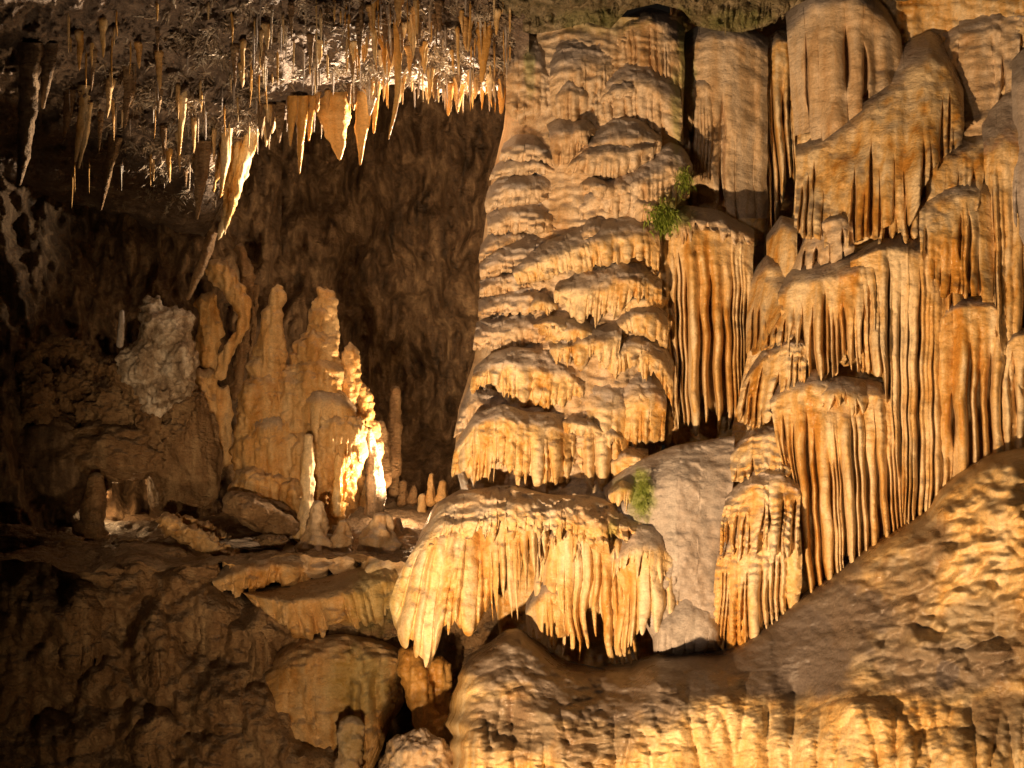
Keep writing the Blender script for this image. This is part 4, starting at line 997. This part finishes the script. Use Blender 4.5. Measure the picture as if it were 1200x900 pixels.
tier(D2, [(250, 668), (275, 645), (310, 636), (346, 638), (366, 656)], [(256, 698), (276, 706), (302, 698), (364, 690)], 14.5, rib=12, ribd=.4, tip=.6, drip=.25, web=1, tuck=.35, wig=7, mat=HONEY, seed=412, bulge=.35, crown=.5, cd=.8, rough=.09, name='ledge_fringe')
D3 = thing('flowstone_cascade', 'smooth wet greenish brown flowstone sheet under the fluted ledge at lower left', 'flowstone sheet', base(380, 905, 13.7))
tier(D3, [(296, 784), (345, 750), (400, 742), (448, 750), (474, 764)], [(294, 945), (360, 955), (418, 945), (446, 880), (472, 822)], 13.85, rib=24, ribd=.35, tip=.9, drip=.04, web=1, webd=.5, mat=HONEY, seed=413, bulge=.55, crown=.15, cd=.4, rough=.09, wig=8, pleat=.2, siltc=.3, name='cascade_face')
fused('flowstone_column', 'short orange flowstone column beside the dark hole under the hanging apron', 'flowstone column', base(500, 870, 13.6),
      [strand('t', None, [(476, 758, 13.9, 16), (486, 790, 13.7, 18), (494, 820, 13.6, 16), (500, 850, 13.5, 14), (506, 880, 13.5, 18)], AMBER, 1, 24, .2), strand('t', None, [(512, 770, 13.9, 18), (514, 810, 13.8, 14), (518, 850, 13.7, 14), (520, 880, 13.6, 16)], AMBER, 2, 20, .2), lump('t', None, 524, 862, 13.5, 22, 22, .3, AMBER, 3, amp=.4)],
      AMBER, lambda x, y: .05 * fbm(x / 9, y / 45, 3, 3) + .05 * fbm(x / 13, y / 13, 5, 3), .022, 2)
stalag('ringed pale stalagmite rising at the bottom edge beside the dark hole', [(413, 838, 13.68, 9), (412, 850, 13.66, 14), (410, 875, 13.62, 14), (408, 915, 13.6, 17)], TAN, 52, .2, ring=.14)
rock('smooth grey dome at the bottom edge between dark hole and mound', 490, 908, 12.6, 46, 54, .6, TAN, 53, amp=.32, fr=2.0, ridged=True, res=60, name='dome')

DR = thing('rock_drapery', 'folded golden drapery of rock left of the stalagmite cluster under the hanging pendant', 'rock drapery', base(260, 570, 17))
vert = lambda sd: (lambda x, y: .07 * fbm(x / 9, y / 60, sd, 3) - .06 * np.abs(fbm(x / 14, y / 26, sd + 2, 3)) * 2)
fuse('drapery_fold', DR, [strand('t', None, [(238, 322, 17.0, 12), (256, 316, 16.9, 16), (276, 340, 16.8, 14), (288, 372, 16.8, 9), (276, 398, 16.8, 8), (262, 420, 16.8, 10), (256, 446, 16.8, 6)], AMBER, 1, 20, .25, flat=1.2),
                          strand('t', None, [(240, 340, 17.3, 14), (246, 390, 17.2, 16), (244, 440, 17.2, 14)], AMBER, 2, 18, .25)], .026, 2, HONEY, vert(1))
fuse('drapery_fold', DR, [strand('t', None, [(276, 285, 17.5, 8), (290, 320, 17.4, 9), (290, 370, 17.3, 8), (282, 420, 17.3, 8), (274, 468, 17.3, 5)], BROWN, 3, 16, .25), strand('t', None, [(300, 330, 17.7, 4), (297, 380, 17.7, 5), (292, 440, 17.7, 4)], BROWN, 4, 12, .25)], .024, 1, BROWN, vert(4))
fuse('drapery_fold', DR, [strand('t', None, [(238, 430, 17.0, 16), (236, 480, 16.9, 22), (232, 530, 16.8, 22), (226, 580, 16.8, 24)], BROWN, 5, 20, .3), strand('t', None, [(262, 450, 17.1, 9), (262, 500, 17.0, 13), (258, 550, 17.0, 14)], BROWN, 6, 18, .3)], .028, 1, HONEY, vert(7))

# ------------------------------------------------------------------ hanging formations under the left ceiling


def dcl(x, y):
    return float(_dc(np.array([float(x)]), np.array([float(y)]))[0])


def stalac(label, pts, mat=AMBER, seed=0, rough=.26, name='stalactite', cat='stalactite', group='stalactites under the left ceiling', flat=1.0, seg=14):
    p = pts[0]
    Y = dcl(p[0], min(p[1], 200)) + float(n_ceil(np.array([float(p[0])]), np.array([float(min(p[1], 200))]))[0]) + .02
    q = [(a, b, Y, r) for a, b, r in pts]
    o = strand(name, None, q, mat, seed, seg, rough, flat=flat, step=1.6, cap='tip')
    loc = np.array(base(p[0], p[1], Y))
    me = o.data
    co = np.empty(len(me.vertices) * 3, np.float32); me.vertices.foreach_get('co', co)
    me.vertices.foreach_set('co', (co.reshape(-1, 3) - loc).astype(np.float32).ravel()); me.update()
    o.location = loc
    tag(o, label, cat, group)
    return o


S = [
    ('broad amber fan-shaped drapery stalactite, widest of the row on the ceiling edge', [(390, 108, 19), (391, 128, 20), (393, 150, 15), (397, 172, 8), (398, 188, 1.5)], AMBER, .5),
    ('long leaf-shaped amber stalactite, right neighbour of the broad fan', [(428, 104, 12), (427, 125, 10), (424, 150, 8), (423, 172, 4.5), (422, 194, 1)], AMBER, .6),
    ('longest needle stalactite of the row, left of the broad fan', [(354, 112, 8), (354, 135, 6.5), (352, 165, 4.5), (351, 204, 1)], AMBER, 1),
    ('amber stalactite just left of the longest needle', [(343, 112, 7), (342, 135, 5.5), (340, 172, 1)], AMBER, 1),
    ('short brown stalactite, third left of the longest needle', [(329, 120, 7), (328, 140, 5), (327, 168, 1)], BROWN, 1),
    ('brown stubby stalactite at the left end of the edge row', [(317, 122, 7), (316, 142, 5), (314, 166, 1)], BROWN, 1),
    ('small brown stalactite beside the pendant drapery', [(306, 126, 5), (306, 145, 4), (306, 162, 1)], BROWN, 1),
    ('slim stalactite between the longest needle and the broad fan', [(365, 112, 6), (364, 135, 4), (362, 166, 1)], AMBER, 1),
    ('pale wedge-shaped stalactite under the curled lip', [(437, 94, 9), (436, 110, 7), (433, 136, 1)], WHITE, .5),
    ('amber spike hanging behind the pale wedge', [(441, 98, 5), (440, 125, 4), (438, 157, 1)], AMBER, 1),
    ('long crooked thread stalactite curving left at its tip', [(466, 20, 5), (466, 70, 4.5), (467, 105, 3.5), (462, 135, 2.5), (455, 164, .8)], AMBER, 1),
    ('amber tuft of drapery at the top right beside the column', [(567, 18, 9), (568, 50, 8), (566, 72, 5), (564, 97, 2)], AMBER, .6),
    ('twin-tipped stalactite below the lit ceiling edge near the column', [(527, 100, 6), (526, 118, 4), (525, 136, 1)], AMBER, 1),
    ('short amber stalactite nearest the column', [(590, 96, 6), (588, 112, 5), (587, 134, 1.5)], AMBER, 1),
    ('small amber stalactite on the lit edge, middle', [(541, 98, 5), (538, 112, 4), (536, 132, 1)], AMBER, 1),
    ('long golden stalactite at the far left with lit right side', [(101, 100, 9), (99, 125, 7), (94, 158, 5), (88, 190, 1.2)], GOLD, 1),
    ('brown stalactite left of the long golden one', [(82, 105, 8), (80, 130, 6), (75, 162, 1)], BROWN, 1),
    ('thin golden stalactite right beside the long golden one', [(104, 120, 5), (101, 155, 4), (92, 198, 1)], GOLD, 1),
    ('flattened brown stalactite right of the far left pair', [(152, 75, 8), (152, 105, 7), (148, 130, 4), (146, 151, 1)], BROWN, .7),
    ('crooked brown stalactite hanging low at the left', [(136, 160, 8), (130, 185, 6.5), (124, 215, 4.5), (118, 247, 1)], BROWN, 1),
    ('amber stalactite in front of the white crust', [(215, 100, 6), (213, 130, 5), (210, 182, 1.2)], GOLD, 1),
    ('long brown stalactite below the white crust', [(238, 165, 11), (237, 195, 9), (233, 230, 5), (231, 258, 1)], BROWN, 1),
    ('dim massive stalactite near the left picture edge', [(36, 50, 16), (34, 100, 12), (31, 150, 10), (26, 190, 7), (22, 218, 2)], DARK, 1),
    ('dim stalactite right of the massive one at the left edge', [(58, 50, 11), (55, 85, 8), (50, 128, 1.5)], DARK, 1),
    ('thin golden stalactite left of the pendant drapery', [(266, 150, 7), (264, 190, 5), (258, 232, 1)], GOLD, 1),
]
for i, (lab, pts, m, fl) in enumerate(S):
    stalac(lab, pts, m, 60 + i, flat=fl)
fused('drapery_pendant', 'big pendant drapery sweeping down left from the ceiling corner with glowing edge', 'drapery', base(298, 100, 15.0),
      [strand('t', None, [(x + dx, y, 15.0 + yo, r) for x, y, r in path], AMBER, 90 + k, 16, .25) for k, (dx, yo, path) in enumerate([
          (0, 0, [(303, 90, 6), (298, 130, 8), (292, 170, 8), (282, 205, 8), (271, 240, 6), (262, 262, 5), (255, 284, 1.5)]),
          (0, .1, [(292, 100, 6), (286, 140, 8), (280, 180, 7), (270, 215, 6), (263, 246, 2)]), (0, .15, [(280, 110, 6), (274, 150, 7), (268, 190, 5), (258, 232, 1.5)]),
          (0, -.05, [(306, 100, 5), (304, 130, 5), (302, 150, 4), (298, 178, 1.5)]), (0, .2, [(266, 130, 5), (262, 165, 5), (256, 200, 4), (250, 226, 1)]), (0, -.1, [(284, 190, 4), (276, 225, 5), (267, 258, 3), (263, 276, 1)])])],
      GOLD, lambda x, y: .03 * fbm(x / 6, y / 24, 3, 3) + .03 * fbm(x / 10, y / 10, 5, 3), .018, 1)
stalac('slanting strip of dripstone continuing below the pendant drapery', [(250, 272, 5), (243, 295, 6), (232, 322, 5), (219, 352, 2)], BROWN, 92, .3, name='drapery_strip', cat='drapery', group=None)

# soda straws: thin hollow drips, pieces of the ceiling
rs = np.random.RandomState(5)
protos = []
for k in range(4):
    o = strand('soda_straw', ceil_o, [(600, 450, FOC, 1.5 - .1 * k), (600 + k * .4, 470, FOC, 1.1), (600, 490 + 2 * k, FOC, .5)], [GOLD, SILT, WHITE, AMBER][k], 80 + k, 6, .1, step=5)
    protos.append(o)
cnt = 0
for i in range(250):
    if i < 45:
        x = rs.uniform(450, 596); y = np.interp(x, [p[0] for p in CEILBOT], [p[1] for p in CEILBOT]) - rs.uniform(1, 5); ln_ = rs.uniform(.25, .85)
    elif i < 80:
        x = rs.uniform(300, 450); y = np.interp(x, [p[0] for p in CEILBOT], [p[1] for p in CEILBOT]) - rs.uniform(1, 8); ln_ = rs.uniform(.3, .9)
    elif i < 200:
        x = rs.uniform(290, 600); y = rs.uniform(-8, 88); ln_ = rs.uniform(.35, 1.1)
        if y > np.interp(x, [p[0] for p in CEILBOT], [p[1] for p in CEILBOT]) - 10:
            y = rs.uniform(-5, 60)
    else:
        x = rs.uniform(80, 300); y = rs.uniform(0, 210); ln_ = rs.uniform(.35, 1.2)
        y = min(y, np.interp(x, [p[0] for p in CEILBOT], [p[1] for p in CEILBOT]) - 6)
    Y = float(_dc(np.array([x]), np.array([y]))[0] + n_ceil(np.array([x]), np.array([y]))[0]) - .04
    pr = protos[rs.randint(4)]
    if cnt < 4:
        o = protos[cnt]
        o.data.transform(__import__('mathutils').Matrix.Translation((0, -FOC, 0)))
        pr = o
    else:
        o = pr.copy(); col.objects.link(o)
    cnt += 1
    o.location = base(x, y, Y)
    sc = rs.uniform(.7, 1.35)
    o.scale = (sc, sc, ln_)
    o.rotation_euler = (rs.uniform(-.03, .03), rs.uniform(-.05, .05), rs.uniform(0, 6))


pro = [strand('small_stalactite', ceil_o, [(600, 448, FOC, 8), (600, 453, FOC, 5.2), (600 + 2.5 * (k - 1), 466, FOC, 3.6), (600 + 2 * (k - 1), 486, FOC, 2.2), (600 + 3 * (k - 1), 500, FOC, .6)], [GOLD, BROWN, HONEY][k], 120 + k, 9, .3, step=3.5) for k in range(3)]
for o in pro:
    o.data.transform(__import__('mathutils').Matrix.Translation((0, -FOC, 0)))
for i in range(120):
    if i < 50:
        x = rs.uniform(295, 598); y = np.interp(x, [p[0] for p in CEILBOT], [p[1] for p in CEILBOT]) - rs.uniform(2, 30); ln_ = rs.uniform(.35, .8)
    elif i < 75:
        x = rs.normal(465, 26); y = rs.uniform(0, 60); ln_ = rs.uniform(.35, .95)
    elif i < 95:
        x = rs.uniform(300, 590); y = rs.uniform(-5, 60); ln_ = rs.uniform(.4, .9)
    else:
        x = rs.uniform(90, 290); y = rs.uniform(20, 215); ln_ = rs.uniform(.5, 1.1)
    Y = float(_dc(np.array([x]), np.array([y]))[0] + n_ceil(np.array([x]), np.array([y]))[0]) - .05
    o = pro[i] if i < 3 else pro[rs.randint(3)].copy()
    if i >= 3:
        col.objects.link(o)
    o.location = base(x, y, Y)
    sc = rs.uniform(.5, 1.1)
    o.scale = (sc, sc, ln_)
    o.rotation_euler = (rs.uniform(-.05, .05), rs.uniform(-.08, .08), rs.uniform(0, 6))


# coral-like crust on the ceiling: thousands of tiny branching spikes, nobody could count them
def crust(name, parent, spots, mat, depthf, seed, lmin=.025, lmax=.09):
    r = np.random.RandomState(seed)
    Vs, Fs, o_ = [], [], 0
    X, Yp = [], []
    for cx, cy, rx, ry, n in spots:
        X.append(cx + rx * r.randn(n) * .6); Yp.append(cy + ry * r.randn(n) * .6)
    px = np.concatenate(X); py = np.concatenate(Yp)
    ok = (py < np.interp(px, [p[0] for p in CEILBOT], [p[1] for p in CEILBOT]) - 1) & (px < 600)
    px, py = px[ok], py[ok]
    keep = pn(px / 22, py / 18, 2.2) + .15 * r.randn(len(px)) > .12
    px, py = px[keep], py[keep]
    n = len(px)
    b = P(px, py, depthf(px, py) + .03)
    d = np.stack([r.randn(n) * .7, -np.abs(r.randn(n)) * .7 - .1, -np.abs(r.randn(n)) * .8 - .1], 1)
    d /= np.linalg.norm(d, axis=1)[:, None]
    L = r.uniform(lmin, lmax, n) * (1 + .6 * r.rand(n))
    rad = L * r.uniform(.10, .2, n)
    t1 = np.cross(d, r.randn(n, 3)); t1 /= np.linalg.norm(t1, axis=1)[:, None]
    t2 = np.cross(d, t1)
    bend = r.randn(n, 3) * L[:, None] * .3
    ringv = []
    for s, sc in ((0, 1.2), (.5, .8), (1, .15)):
        for k in range(4):
            a = k * np.pi / 2
            ringv.append(b + d * (L * s)[:, None] + bend * s * s + (t1 * math.cos(a) + t2 * math.sin(a)) * (rad * sc)[:, None])
    V = np.stack(ringv, 1).reshape(-1, 3)
    f = []
    for lv in range(2):
        for k in range(4):
            f.append([lv * 4 + k, lv * 4 + (k + 1) % 4, lv * 4 + 4 + (k + 1) % 4, lv * 4 + 4 + k])
    f = np.array(f)
    F = (np.arange(n)[:, None, None] * 12 + f[None]).reshape(-1, 4)
    o = mk(name, V, F, mat, parent)
    o['kind'] = 'stuff'
    return o


crust('calcite_crust', ceil_o, [(230, 150, 75, 45, 5200), (195, 205, 40, 28, 1800), (240, 50, 50, 45, 2400), (280, 110, 30, 25, 1400), (350, 10, 60, 15, 1200), (420, 85, 60, 20, 2400), (545, 95, 60, 10, 3600), (580, 40, 35, 40, 2600), (480, 20, 110, 30, 2800), (520, 70, 80, 25, 2600), (150, 120, 60, 40, 1500)],
      WHITE, lambda x, y: _dc(x, y) + n_ceil(x, y), 3)


# ------------------------------------------------------------------ plants that live on the lamplight
def tuft(label, cx, cy, rx, ry, depth, n, seed, length=.12, name='grass_tuft', cat='plant'):
    r = np.random.RandomState(seed)
    t = thing(name, label, cat, base(cx, cy + ry, depth))
    px = cx + rx * r.randn(n) * .5; py = cy + ry * r.randn(n) * .5
    kp = pn(px / 7, py / 7, seed) > -.25
    px, py = px[kp], py[kp]; n = len(px)
    b = P(px, py, depth + .04 * pn(px / 9, py / 9, 1))
    d = np.stack([r.randn(n) * .5, -np.abs(r.randn(n)) * .7 - .2, r.randn(n) * .6 - .2], 1); d /= np.linalg.norm(d, axis=1)[:, None]
    L = length * r.uniform(.5, 1.3, n)
    sd = np.cross(d, r.randn(n, 3)); sd /= np.linalg.norm(sd, axis=1)[:, None]
    w = (L * .09)[:, None]
    m = b + d * (L * .55)[:, None]
    tp = b + d * L[:, None] + np.array([0, 0, -1])[None] * (L * .5)[:, None]
    V = np.stack([b - sd * w, b + sd * w, m + sd * w, m - sd * w, tp + sd * w * .1, tp - sd * w * .1], 1).reshape(-1, 3)
    f = np.array([[0, 1, 2, 3], [3, 2, 4, 5]])
    F = (np.arange(n)[:, None, None] * 6 + f[None]).reshape(-1, 4)
    o = mk('blades', V, F, MOSS, t)
    o['kind'] = 'stuff'
    return t


tuft('bright green grass tuft on the ledge of the tiered column', 777, 254, 15, 15, 12.72, 800, 1, .08)
tuft('small green tuft above the bright grass tuft', 801, 212, 8, 13, 12.95, 350, 2, .06)
tuft('green moss patch low on the silted tongue between the columns', 752, 580, 9, 26, 12.25, 1500, 3, .025, name='moss_patch', cat='moss')
